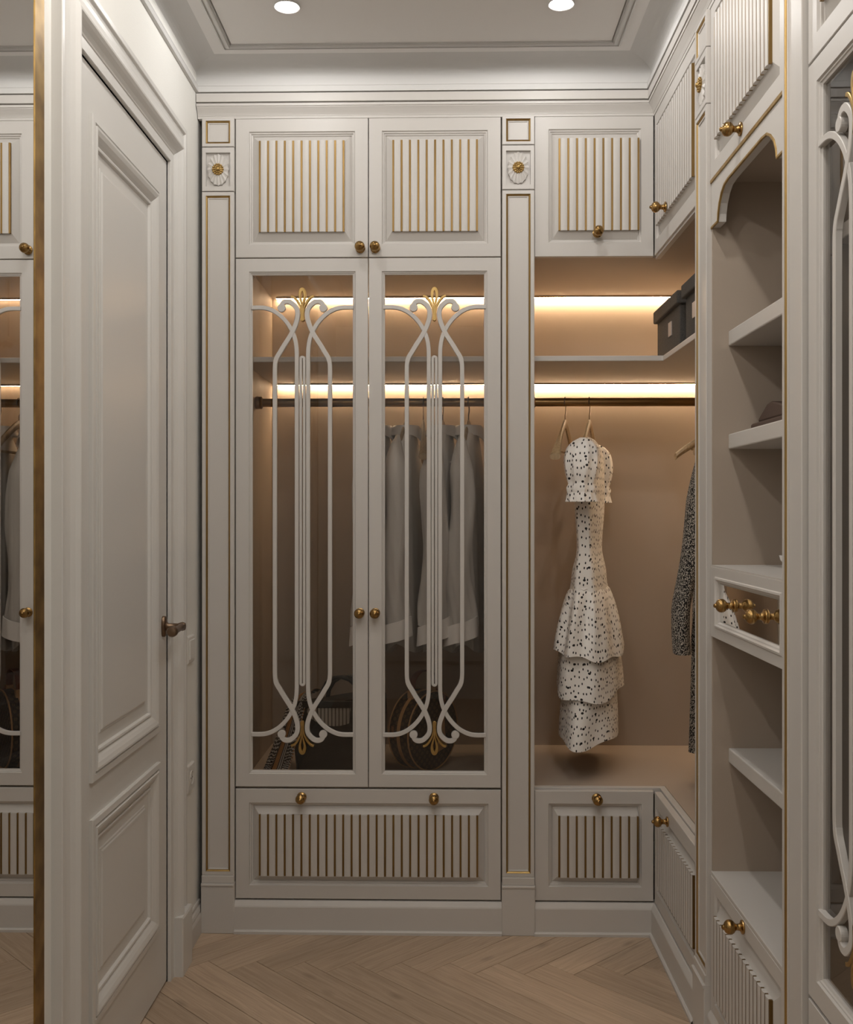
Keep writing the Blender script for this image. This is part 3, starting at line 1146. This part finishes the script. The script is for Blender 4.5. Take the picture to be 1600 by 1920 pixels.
# lever handle
hu, hv = 2.838, 1.003
hb = MB(FL)
pl = []
for k in range(24):
    t = 2 * PI * k / 24
    pl.append((.0165 * math.copysign(abs(math.cos(t)) ** .8, math.cos(t)), .029 * math.copysign(abs(math.sin(t)) ** .7, math.sin(t))))
hb.strip([[(hu + x * k, hv + y * k, q) for x, y in pl] for k, q in ((1, W0), (1, .004), (.9, .007), (.72, .0085))], True, True)
hp = hb.build('handle_plate', M['bronze'], leaf, True)
MB(FL).lathe([(.012, .006), (.0125, .010), (.009, .014), (.0085, .040), (.011, .046), (.0125, .053), (.010, .060), (.004, .062)], 18, 'w', (hu, hv, 0)).build('handle_neck', M['bronze'], leaf, True)
MB(FL).tube([(hu, hv, .052), (hu - .012, hv, .053), (hu - .03, hv - .001, .053), (hu - .07, hv - .002, .053), (hu - .090, hv - .002, .053), (hu - .095, hv - .002, .053), (hu - .100, hv - .002, .053), (hu - .112, hv - .002, .053), (hu - .118, hv - .002, .053), (hu - .120, hv - .002, .053)],
            [.008, .0105, .0085, .0095, .0125, .0135, .0145, .0145, .0115, .004], 16).build('handle_lever', M['bronze'], leaf, True)
# baseboard between the casing and the wardrobes
bp = [(.0, .098), (.004, .098), (.006, .094), (.006, .085), (.010, .080), (.013, .072), (.013, .066), (.015, .061), (.0165, .055), (.0165, 0)]
struct('baseboard_left', MB(FL).strip([[(DU1 + .137, z, q), (3.24, z, q)] for q, z in bp], False).strip([[(.2, z, q), (DU0 - .137, z, q)] for q, z in bp], False),
       M['lacquer'], 'white stepped skirting on the wall beside the door', 'skirting')


def plate(v0, v1, label, name, cat):
    uc = 3.115
    t = thing(name, FL(uc, (v0 + v1) / 2, 0), label, cat)
    r = (uc - .040, v0, uc + .040, v1)
    MB(FL).rings([ins(r, 0, 0), ins(r, 0, .006), ins(r, .003, .009)]).build('cover_plate', M['white_plastic'], t)
    return t, uc, (v0 + v1) / 2


t, uc, vc = plate(.862, .944, 'white square light switch on wall between door and wardrobe', 'light_switch', 'switch')
MB(FL).rings([(uc - .028, vc - .029, uc + .028, vc + .029, .008), (uc - .028, vc - .029, uc + .028, vc + .029, .0105), (uc - .027, vc - .028, uc + .027, vc + .028, .0125)]).build('rocker', M['white_plastic'], t)
t, uc, vc = plate(.472, .554, 'white round power socket low on wall beside wardrobe', 'power_socket', 'socket')
MB(FL).lathe([(.0215, .0085), (.0215, .0105), (.020, .0110), (.019, .0105), (.0185, .0095), (.0001, .0095)], 24, 'w', (uc, vc, 0)).build('socket_well', M['white_plastic'], t, True)
for s in (-1, 1):
    MB(FL).lathe([(.0025, .0095), (.0025, .0100)], 10, 'w', (uc + s * .0095, vc, 0)).build('pin_hole', M['dark'], t)

mi = thing('wall_mirror', (XL, 1.15, 1.3), 'tall wall mirror with brushed brass frame at the left edge', 'mirror')
r = (.30, .004, 1.9590, 2.628)
MB(FL).rings([ins(r, 0, .0), ins(r, 0, .0125), ins(r, .001, .0135), ins(r, .0445, .0135), ins(r, .0455, .0115), ins(r, .0455, .002)], False).build('frame', M['mirror_frame'], mi)
MB(FL).box(.30 + .044, .048, .002, 1.959 - .044, 2.584, .0118).build('mirror_glass', M['mirror'], mi)


# ------------------------------------------------------------------ hangers
def hanger_parts(bar=True):
    """local: s along x, hook above; origin on the rail axis"""
    b = MB()
    pts = catmull([(-.215, 0, -.196), (-.19, 0, -.176), (-.12, 0, -.133), (-.05, 0, -.093), (-.018, 0, -.078), (0, 0, -.074), (.018, 0, -.078), (.05, 0, -.093), (.12, 0, -.133), (.19, 0, -.176), (.215, 0, -.196)], 3)
    rad = []
    for x, y, z in pts:
        e = max(0, (abs(x) - .10) / .115)
        rad.append((.0065 + .0115 * e ** 1.3, .015 - .004 * e))
    rows = []
    for (x, y, z), (ry, rz) in zip(pts, rad):
        rows.append([(x, ry * math.cos(2 * PI * k / 10), z + rz * math.sin(2 * PI * k / 10)) for k in range(10)])
    b.strip(rows, True, True)
    me = b.mesh('wooden_arm', True)
    me.materials.append(M['hanger'])
    h = MB()
    hk = [(0, 0, -.066), (0, 0, -.045), (.006, 0, -.040), (.0165, 0, -.030), (.0175, 0, 0)]
    R = .0168
    for k in range(0, 10):
        a = math.radians(0 + 215 * k / 9)
        hk.append((R * math.cos(a) + .0005, 0, R * math.sin(a)))
    h.tube(hk, .0021, 8)
    hm = h.mesh('hook', True)
    hm.materials.append(M['hook'])
    bb = MB().tube([(-.165, 0, -.172), (.165, 0, -.172)], .0045, 8)
    bm_ = bb.mesh('cross_bar', True)
    bm_.materials.append(M['hanger'])
    return me, hm, bm_


HARM, HHOOK, HBAR = hanger_parts()


def hanger(x, y, ang, label, group=None, sx=1.):
    """ang: direction of the shoulder line in plan, radians from +X"""
    t = thing('coat_hanger', (x, y, ZRL + .0005), label, 'hanger', group)
    m = Matrix.Translation((x, y, ZRL + .0005)) @ Matrix.Rotation(ang, 4, 'Z')
    ms = m @ Matrix.Scale(sx, 4, (1, 0, 0))
    inst('wooden_arm', HARM, t, ms)
    inst('hook', HHOOK, t, m)
    inst('cross_bar', HBAR, t, ms)
    return t


# ------------------------------------------------------------------ garments (built in hanger space, s = local x, front/near end = -x)
def ring(a, b, z, n=40, k=0, amp=0., ph=0., s0=0., b0=0., e=1.):
    out = []
    for i in range(n):
        t = 2 * PI * i / n
        f = 1 + amp * math.sin(k * t + ph)
        c, s = math.cos(t), math.sin(t)
        out.append((s0 + a * f * math.copysign(abs(c) ** e, c), b0 + b * f * math.copysign(abs(s) ** e, s), z))
    return out


def loft(rows, closed_top=True):
    """tube of rings with a metric UV map (u around, v down)"""
    mb = MB()
    uvs = []
    for r in rows:
        L = [0.]
        for i in range(len(r)):
            L.append(L[-1] + (Vector(r[(i + 1) % len(r)]) - Vector(r[i])).length)
        uvs.append([(l - L[-1] / 2, r[0][2]) for l in L])
    mb.strip(rows, True, False, uvs)
    if closed_top:
        mb.f.append(list(range(len(rows[0]))))
        mb.uv[len(mb.f) - 1] = [(p[0], p[1]) for p in rows[0]]
    return mb


def put(mb, name, mat, parent, mat4, solid=0., smooth=True):
    me = mb.mesh(name, smooth)
    me.materials.append(mat)
    o = inst(name, me, parent, mat4)
    if solid:
        md = o.modifiers.new('solid', 'SOLIDIFY')
        md.thickness = solid
        md = o.modifiers.new('split', 'EDGE_SPLIT')
        md.split_angle = math.radians(55)
    return o


# dress ------------------------------------------------------------
def spline_table(tab, z):
    for (z0, v0), (z1, v1) in zip(tab, tab[1:]):
        if z0 >= z >= z1:
            t = (z0 - z) / (z0 - z1)
            t = t * t * (3 - 2 * t)
            return v0 + (v1 - v0) * t
    return tab[-1][1] if z < tab[-1][0] else tab[0][1]


def make_dress(x, y, ang):
    t = thing('dress', (x, y, 1.05), 'white dress printed with black dots, puff sleeves and three ruffled tiers', 'dress')
    m = Matrix.Translation((x, y, 0)) @ Matrix.Rotation(ang, 4, 'Z')
    A = [(1.568, .125), (1.555, .150), (1.535, .168), (1.50, .178), (1.36, .160), (1.20, .140), (1.10, .172), (1.05, .180)]
    B = [(1.568, .012), (1.555, .024), (1.535, .034), (1.50, .042), (1.36, .044), (1.20, .036), (1.10, .052), (1.05, .058)]
    rows = []
    for i in range(29):
        z = 1.567 - (1.567 - 1.05) * i / 28
        fold = .035 * min(1, max(0, (1.5 - z) / .2))
        rows.append(ring(spline_table(A, z), spline_table(B, z), z, 56, 7, fold, z * 6 + .6, e=.8))
    put(loft(rows), 'bodice', M['dots'], t, m, .002)
    # three tiers of gathered skirt
    for j, (z0, z1, a0, a1, b0, b1, k, am) in enumerate(((1.072, .856, .168, .246, .052, .112, 7, .055), (.885, .722, .205, .232, .090, .108, 5, .06), (.745, .572, .205, .222, .084, .096, 4, .07))):
        rows = []
        for i in range(15):
            f = i / 14
            s = f ** .55
            amp = am * min(1, .35 + f) + (.05 * math.sin(f * 3) if j == 0 else 0)
            rr = []
            for q in range(96):
                tt = 2 * PI * q / 96
                fo = 1 + amp * (.6 * math.sin(k * tt + j * 1.3 + .8 * math.sin(2 * tt)) + .4 * math.sin((2 * k - 3) * tt + 1.7 * j + 2 * f))
                c, sn = math.cos(tt), math.sin(tt)
                rr.append(((a0 + (a1 - a0) * s) * fo * math.copysign(abs(c) ** .9, c), (b0 + (b1 - b0) * s) * fo * math.copysign(abs(sn) ** .9, sn),
                           z0 + (z1 - z0) * f - .010 * f * math.sin(tt * 2 + j) - .006 * f * math.cos(k * tt)))
            rows.append(rr)
        put(loft(rows, False), 'skirt_tier', M['dots'], t, m, .002)
    # waist gather band
    put(MB().tube([(p[0] * 1.01, p[1] * 1.01, 1.07 + .002 * math.sin(9 * i)) for i, p in enumerate(ring(.171, .054, 1.07, 49))], .0035, 6), 'gather_seam', M['dots'], t, m)
    for sg in (-1, 1):
        rows = []
        for i in range(17):
            f = i / 16
            z = 1.560 - .185 * f
            bulge = math.sin(PI * min(1, f * 1.02) ** .8) * .026
            r = .010 + .020 * min(1, f * 6) ** .5 + bulge
            if f > .87:
                r = .043 + .004 * math.sin(i)
            cx = sg * (.172 + .030 * f + .012 * math.sin(PI * f))
            rows.append(ring(r * .95, r, z, 40, 9, .05 + .04 * f, f * 2, s0=cx))
        put(loft(rows), 'puff_sleeve', M['dots'], t, m, .002)
        rows = []
        for i in range(4):
            f = i / 3
            rows.append(ring(.043 + .006 * f, .045 + .006 * f, 1.383 - .030 * f, 40, 13, .03 + .04 * f, 1, s0=sg * .205))
        put(loft(rows, False), 'sleeve_cuff', M['dots'], t, m, .002)
    return t


ANG = math.radians(75)       # shoulder line almost along the depth; near end swung to the left
make_dress(.484, YRL, ANG)
hanger(.484, YRL, ANG, 'wooden coat hanger carrying the dotted dress')
hanger(.402, YRL, ANG, 'bare wooden coat hanger on the rail left of the dotted dress')


# shirts -----------------------------------------------------------
def make_shirt(x, y, ang, label, seed):
    rnd = random.Random(seed)
    t = thing('shirt', (x, y, 1.2), label, 'shirt')
    m = Matrix.Translation((x, y, 0)) @ Matrix.Rotation(ang, 4, 'Z') @ Matrix.Scale(.84, 4, (1, 0, 0))
    A = [(1.60, .050), (1.575, .100), (1.535, .175), (1.49, .190), (1.2, .195), (.86, .205)]
    B = [(1.60, .030), (1.575, .034), (1.535, .038), (1.49, .044), (1.2, .048), (.86, .054)]
    ph = rnd.random() * 6
    rows = []
    for i in range(29):
        z = 1.598 - (1.598 - .895) * i / 28
        rr = []
        for q in range(64):
            tt = 2 * PI * q / 64
            fo = 1 + (.05 * math.sin(6 * tt + ph + z * 2) + .03 * math.sin(13 * tt - ph + z * 5)) * min(1, (1.6 - z) * 5)
            c, s = math.cos(tt), math.sin(tt)
            rr.append((spline_table(A, z) * fo * math.copysign(abs(c) ** .85, c), spline_table(B, z) * fo * math.copysign(abs(s) ** .85, s), z - (.045 * abs(math.sin(tt)) if i > 25 else 0)))
        rows.append(rr)
    put(loft(rows), 'body', M['shirt'], t, m, .0015)
    # folded collar, its points towards -y
    cr = []
    for a, b, z, dip in ((.046, .036, 1.578, 0), (.047, .037, 1.606, 0), (.053, .043, 1.613, 0), (.062, .052, 1.606, .006), (.076, .064, 1.578, .038)):
        rr = []
        for q in range(48):
            tt = 2 * PI * q / 48
            f = max(0, -math.sin(tt))
            notch = .55 if abs(math.cos(tt)) < .09 and f > .5 else 1.
            rr.append((a * math.cos(tt), b * math.sin(tt), z - dip * f ** 5 * notch))
        cr.append(rr)
    put(loft(cr, False), 'collar', M['shirt'], t, m, .0025)
    for sg in (-1, 1):
        rows = []
        for i in range(27):
            f = i / 26
            z = 1.572 - (1.572 - .955) * f
            cx = sg * (.150 + .075 * min(1, f * 5) ** .7)
            a = .012 + .028 * min(1, f * 6) ** .5 + .006 * f
            b = .005 + .033 * min(1, f * 5) ** .7 + .009 * f
            rr = []
            for q in range(40):
                tt = 2 * PI * q / 40
                fo = 1 + .07 * math.sin(4 * tt + f * 7 + ph) * min(1, f * 3) + .05 * math.sin(9 * tt - f * 24 + ph) * f
                rr.append((cx + a * fo * math.cos(tt), b * fo * math.sin(tt) + .006 * math.sin(f * 9 + ph), z))
            rows.append(rr)
        put(loft(rows), 'sleeve', M['shirt'], t, m, .0015)
        # wide turned cuff, tilted
        rows = []
        for i in range(4):
            f = i / 3
            rr = []
            for q in range(36):
                tt = 2 * PI * q / 36
                c, s = math.cos(tt), math.sin(tt)
                rr.append((sg * .232 + .056 * math.copysign(abs(c) ** .8, c), (.052 + .004 * f) * math.copysign(abs(s) ** .8, s), .968 - .062 * f - .018 * s))
            rows.append(rr)
        cf = put(loft(rows, False), 'cuff', M['cuff'], t, m, .003)
        if sg < 0:
            # button tab on the left of the near cuff
            for dz in (0, -.030):
                o = put(MB().lathe([(.0035, 0), (.0035, .0015), (.0005, .002)], 10), 'button', M['button'], t, m @ Matrix.Translation((sg * .226 - .018, .0495, .972 + dz)) @ Matrix.Rotation(-PI / 2, 4, 'X'))
    return t


AS = math.radians(82)
for i, (px_, lab, hl) in enumerate(((-.231, 'pale silk shirt with white cuffs hidden mostly behind the meeting door stiles', 'wooden hanger of the shirt behind the meeting door stiles'),
                                    (-.138, 'pale silk shirt with white cuffs, leftmost in the right glass door', 'wooden hanger of the leftmost shirt in the right glass door'),
                                    (-.014, 'pale silk shirt with white cuffs behind the central bars of the right glass door', 'wooden hanger of the shirt behind the central bars'),
                                    (.074, 'pale silk shirt with white cuffs, rightmost on the wardrobe rail', 'wooden hanger of the rightmost shirt on the wardrobe rail'))):
    make_shirt(px_, YRL, AS, lab, i)
    hanger(px_, YRL, AS, hl, sx=.80)
hanger(-.080, YRL, math.radians(92), 'bare wooden hanger between two shirts in the glazed wardrobe')


# tweed jacket and trousers ----------------------------------------
def make_jacket(x, y):
    t = thing('jacket', (x, y, 1.2), 'black and white tweed jacket hanging half behind the pilaster', 'jacket')
    m = Matrix.Translation((x, y, 0))
    A = [(1.60, .06), (1.57, .11), (1.50, .19), (1.44, .200), (1.20, .183), (.93, .220)]
    B = [(1.60, .035), (1.57, .042), (1.50, .050), (1.44, .056), (1.25, .055), (.93, .065)]
    rows = []
    for i in range(25):
        z = 1.597 - (1.597 - .925) * i / 24
        rows.append(ring(spline_table(A, z), spline_table(B, z), z, 48, 5, .02, z * 4, e=.85))
    put(loft(rows), 'body', M['tweed'], t, m, .004)
    put(loft([ring(.216, .067, .945, 48, 5, .02, e=.85), ring(.219, .069, .905, 48, 5, .02, e=.85)], False), 'hem_band', M['tweed'], t, m, .004)
    for sg in (-1, 1):
        rows = []
        for i in range(25):
            f = i / 24
            z = 1.505 - (1.505 - .905) * f
            cx = sg * (.185 + .070 * min(1, f * 1.3) + .004 * math.sin(f * 9))
            a = .024 + .018 * min(1, f * 4) - .008 * max(0, f - .4)
            rows.append(ring(a * .66, a * 1.15, z, 32, 3, .03, f * 8, s0=cx, b0=-.01 - .02 * f))
        put(loft(rows), 'sleeve', M['tweed'], t, m, .004)
    return t


make_jacket(.945, 3.06)
hanger(.945, 3.06, math.radians(4), 'wooden hanger inside the tweed jacket')
hanger(.945, 3.30, math.radians(0), 'wooden hanger of the tweed trousers behind the jacket')
t = thing('trousers', (.945, 3.30, 1.0), 'black and white tweed trousers hanging behind the tweed jacket', 'trousers')
for sg in (-1, 1):
    rows = []
    for i in range(21):
        f = i / 20
        z = 1.520 - (1.520 - .555) * f
        rows.append(ring(.070 + .012 * f, .018 + .022 * min(1, f * 5), z, 36, 3, .03, f * 3, s0=sg * (.080 + .012 * f)))
    put(loft(rows), 'leg', M['tweed'], t, Matrix.Translation((.945, 3.30, 0)), .003)

# ------------------------------------------------------------------ storage boxes on the corner shelf
ZB = ZS1


def storage_box(y0, y1, label, tagc):
    t = thing('storage_box', (.86, (y0 + y1) / 2, ZB), label, 'box', 'storage boxes on the lit shelf')
    x0, x1 = .705, .985
    MB().box(x0, y0 + .010, ZB + .0005, x1, y1 - .010, ZB + .150).build('body', M['box'], t, bevel=.004)
    MB().box(x0 - .012, y0, ZB + .136, x1 + .012, y1, ZB + .176).build('lid', M['box'], t, bevel=.004)
    lb = MB()
    yc = y0 + (y1 - y0) * tagc
    lb.box(x0 - .003, yc - .021, ZB + .060, x0 + .001, yc + .021, ZB + .104)
    lb.build('label_holder', M['card'], t)
    return t


storage_box(3.115, 3.470, 'dark grey lidded fabric box farther into the shelf corner', .40)
storage_box(2.740, 3.060, 'dark grey lidded fabric box cut off by the pilaster', .62)

# ------------------------------------------------------------------ bags on the wardrobe floor
t = thing('tote_bag', (-.37, 3.50, ZF), 'black leather tote bag with striped half moon opening on the wardrobe floor', 'bag')
bm = MB()
yf, yb_ = 3.415, 3.565
prof_b = [(-.500, ZF + .001), (-.215, ZF + .001), (-.205, .60), (-.210, .695), (-.300, .700), (-.470, .672), (-.512, .66), (-.514, .60)]
n = len(prof_b)
rows = []
for yy, k in ((yf + .012, .97), (yf, 1.), (yb_, 1.), (yb_ + -.012, .97)):
    rows.append([(-.36 + (x + .36) * k, yy, .58 + (z - .58) * k if z > .47 else z) for x, z in prof_b])
bm.strip(rows, True, True)
bm.build('body', M['black_leather'], t, bevel=.004)
hm = [(-.30 + .098 * math.cos(PI * k / 20) * -1 - .045, .667 + .0 + .058 * math.sin(PI * k / 20) + .012) for k in range(21)]
MB().tube([(u * 1. , yf + .01, v + .010) for u, v in [(-.425, .60), (-.425, .660), (-.418, .705), (-.400, .740), (-.375, .757), (-.350, .760), (-.325, .752), (-.303, .733), (-.288, .705), (-.275, .675), (-.262, .62)]], .0075, 10).build('handle', M['black_leather'], t, True)
MB().tube([(u + .01, yb_ - .01, v) for u, v in [(-.425, .66), (-.418, .705), (-.400, .735), (-.375, .750), (-.350, .752), (-.325, .745), (-.303, .728), (-.288, .700), (-.275, .66)]], .0075, 10).build('handle', M['black_leather'], t, True)
FBag = Frame((0, yf, 0), (1, 0, 0), (0, 0, 1), (0, -1, 0))
moon = [(-.448, .668)] + [(-.368 + .085 * math.cos(a), .668 - .062 * math.sin(a)) for a in [PI - PI * k / 14 for k in range(1, 14)]] + [(-.262, .668)]
moon = [(-.462, .668)] + [(-.375 + .092 * math.cos(PI + PI * k / 14), .668 + .060 * math.sin(PI + PI * k / 14)) for k in range(1, 14)] + [(-.250, .668)]
MB(FBag).prism(moon, -.002, .0015).build('striped_lining', M['stripe'], t)
MB(FBag).prism([(-.318, .672), (-.304, .672), (-.312, .600), (-.326, .600)], 0, .004).build('strap', M['black_leather'], t)
MB(FBag).box(-.512, .670, -.002, -.210, .692, .004).build('top_band', M['black_leather'], t, bevel=.002)
for uu, vv in ((-.242, .655), (-.236, .632)):
    MB(FBag).lathe([(.004, 0), (.004, .002), (.001, .004)], 10, 'w', (uu, vv, 0)).build('stud', M['hook'], t)

# scarf draped over the left of the tote down to the floor
sp = catmull([(-.455, 3.520, .700), (-.475, 3.470, .712), (-.495, 3.425, .700), (-.515, 3.400, .650), (-.535, 3.385, .585), (-.558, 3.375, .520), (-.575, 3.365, .475), (-.590, 3.345, .4585), (-.60, 3.315, .4580)], 5)
rows, uvs = [], []
n = len(sp)
for i, p in enumerate(sp):
    f = i / (n - 1)
    hw = .026 + .030 * f
    row, uv = [], []
    for k in range(13):
        s = (k / 12 - .5) * 2
        row.append((p[0] + s * hw * .9 + .02 * (f if f < .8 else .8), p[1] + s * hw * .15 + .006 * math.sin(s * 7 + 5 * f), max(p[2] + .010 * s * (1 - f), .4575) + .004 * abs(math.sin(s * 6))))
        uv.append((k / 12, f * 1.0))
    rows.append(row)
    uvs.append(uv)
mb = MB()
mb.strip(rows, False, False, uvs)
o = mb.build('scarf', M['scarf'], None, True, solid=.002)
tag(o, 'black, orange and white patterned silk scarf draped from the black tote bag', 'scarf')

# round hat-box bag
RB, TB = .131, .090
al = math.radians(52)
bx, by, bz = -.078, 3.465, ZF + RB + .0035
t = thing('round_bag', (bx, by, ZF), 'round dark brown patterned bag with tan trim on the wardrobe floor', 'bag')
nx, ny = math.sin(al), -math.cos(al)
FRB = Frame((bx, by, bz), (-ny, nx, 0), (0, 0, 1), (nx, ny, 0))
mb = MB(FRB)
prof_r = [(RB - .006, -TB / 2), (RB, -TB / 2 + .006), (RB, TB / 2 - .006), (RB - .006, TB / 2)]
N = 64
rows = [[(r * math.cos(2 * PI * k / N), r * math.sin(2 * PI * k / N), h) for k in range(N)] for r, h in [(.02, -TB / 2)] + prof_r + [(.09, TB / 2 + .002), (.02, TB / 2 + .003)]]
cum = [0]
for a, b in zip([(.02, -TB / 2)] + prof_r + [(.09, TB / 2 + .002), (.02, TB / 2 + .003)], prof_r + [(.09, TB / 2 + .002), (.02, TB / 2 + .003)]):
    cum.append(cum[-1] + math.hypot(a[0] - b[0], a[1] - b[1]))
uvs = []
for i, row in enumerate(rows):
    if i < 4:
        uvs.append([(2 * PI * RB * k / N, cum[i]) for k in range(N + 1)])
    else:
        uvs.append([(row[k % N][0], row[k % N][1]) for k in range(N + 1)])
rb_side = MB(FRB)
rb_side.strip(rows[:4], True, False, uvs[:4])
rb_side.build('side_wall', M['monogram'], t, True)
rb_face = MB(FRB)
face_rows = rows[3:]
fu = [[(row[k % N][0], row[k % N][1]) for k in range(N + 1)] for row in face_rows]
rb_face.strip(face_rows, True, False, fu)
rb_face.f.append([len(face_rows) * N - N + k for k in range(N)])
rb_face.uv[len(rb_face.f) - 1] = [(p[0], p[1]) for p in face_rows[-1]]
rb_face.build('front_panel', M['monogram'], t, True)
MB(FRB).lathe([(.0002, -TB / 2 - .001), (RB - .006, -TB / 2 - .001), (RB - .006, -TB / 2 + .001)], 48).build('back_panel', M['monogram'], t)
for h, r0, wd_, mt in ((-TB / 2 + .004, .0028, 0, 'tan_leather'), (TB / 2 - .004, .0028, 0, 'tan_leather')):
    ringp = [(RB * math.cos(2 * PI * k / 48), RB * math.sin(2 * PI * k / 48), h) for k in range(49)]
    MB(FRB).tube(ringp, r0, 6, False).build('piping', M[mt], t, True)
MB(FRB).lathe([(RB - .002, -.007), (RB + .002, -.006), (RB + .002, .006), (RB - .002, .007)], 64).build('band', M['tan_leather'], t, True)
MB(FRB).box(-RB - .003, -.012, -.030, -RB + .004, .028, -.018).build('clasp', M['copper'], t, bevel=.002)
hd = catmull([(-.060, RB - .018, 0), (-.062, RB + .018, 0), (-.050, RB + .050, 0), (-.020, RB + .066, 0), (.020, RB + .066, 0), (.050, RB + .050, 0), (.062, RB + .018, 0), (.060, RB - .018, 0)], 5)
mb = MB(FRB)
mb.strip([[(u, v, -.011), (u, v, .011), (u * .93, v - .004, .011), (u * .93, v - .004, -.011)] for u, v, _ in hd], True, True)
mb.build('handle', M['red_leather'], t, True)
for s in (-1, 1):
    MB(FRB).box(s * .060 - .010, RB - .022, -.013, s * .060 + .010, RB + .006, .013).build('handle_tab', M['tan_leather'], t, bevel=.002)
tg = MB(FRB)
tg.prism([(.030, .060), (.046, .060), (.050, -.010), (.062, -.062), (.010, -.072), (.020, -.010)], TB / 2 + .004, TB / 2 + .008)
tg.build('luggage_tag', M['tan_leather'], t)
MB(FRB).tube([(.055, RB - .004, .012), (.050, RB - .02, TB / 2 + .006), (.038, .055, TB / 2 + .007)], .004, 6).build('tag_strap', M['red_leather'], t, True)

# ------------------------------------------------------------------ small things in the shelf unit
t = thing('clutch_bag', (.80, 2.40, 1.5108), 'brown suede folded clutch lying on the second shelf of the shelf unit', 'bag')
z0 = 1.5111
poly = [(2.505, z0), (2.505, z0 + .020), (2.49, z0 + .022), (2.20, z0 + .022), (2.20, z0)]
FX = Frame((0, 0, 0), (0, 1, 0), (0, 0, 1), (1, 0, 0))
MB(FX).prism(poly, .735, .90).build('body', M['clutch'], t, bevel=.004)
MB(FX).prism([(2.495, z0 + .024), (2.495, z0 + .034), (2.43, z0 + .062), (2.40, z0 + .066), (2.37, z0 + .062), (2.24, z0 + .036), (2.24, z0 + .024)], .750, .895).build('flap', M['clutch'], t, bevel=.005)
t = thing('trinket_bowl', (.785, 2.34, 1.1905), 'small white bowl with black foot on the mirrored drawer top', 'bowl')
bx, by = .785, 2.34
MB().lathe([(.016, 1.1908), (.016, 1.198), (.014, 1.2)], 20, 'w', (bx, by, 0)).build('foot', M['button'], t, True)
MB().lathe([(.014, 1.1995), (.024, 1.203), (.031, 1.211), (.034, 1.222), (.032, 1.222), (.028, 1.212), (.012, 1.204), (.001, 1.203)], 12, 'w', (bx, by, 0)).build('bowl', M['white_ceramic'], t)
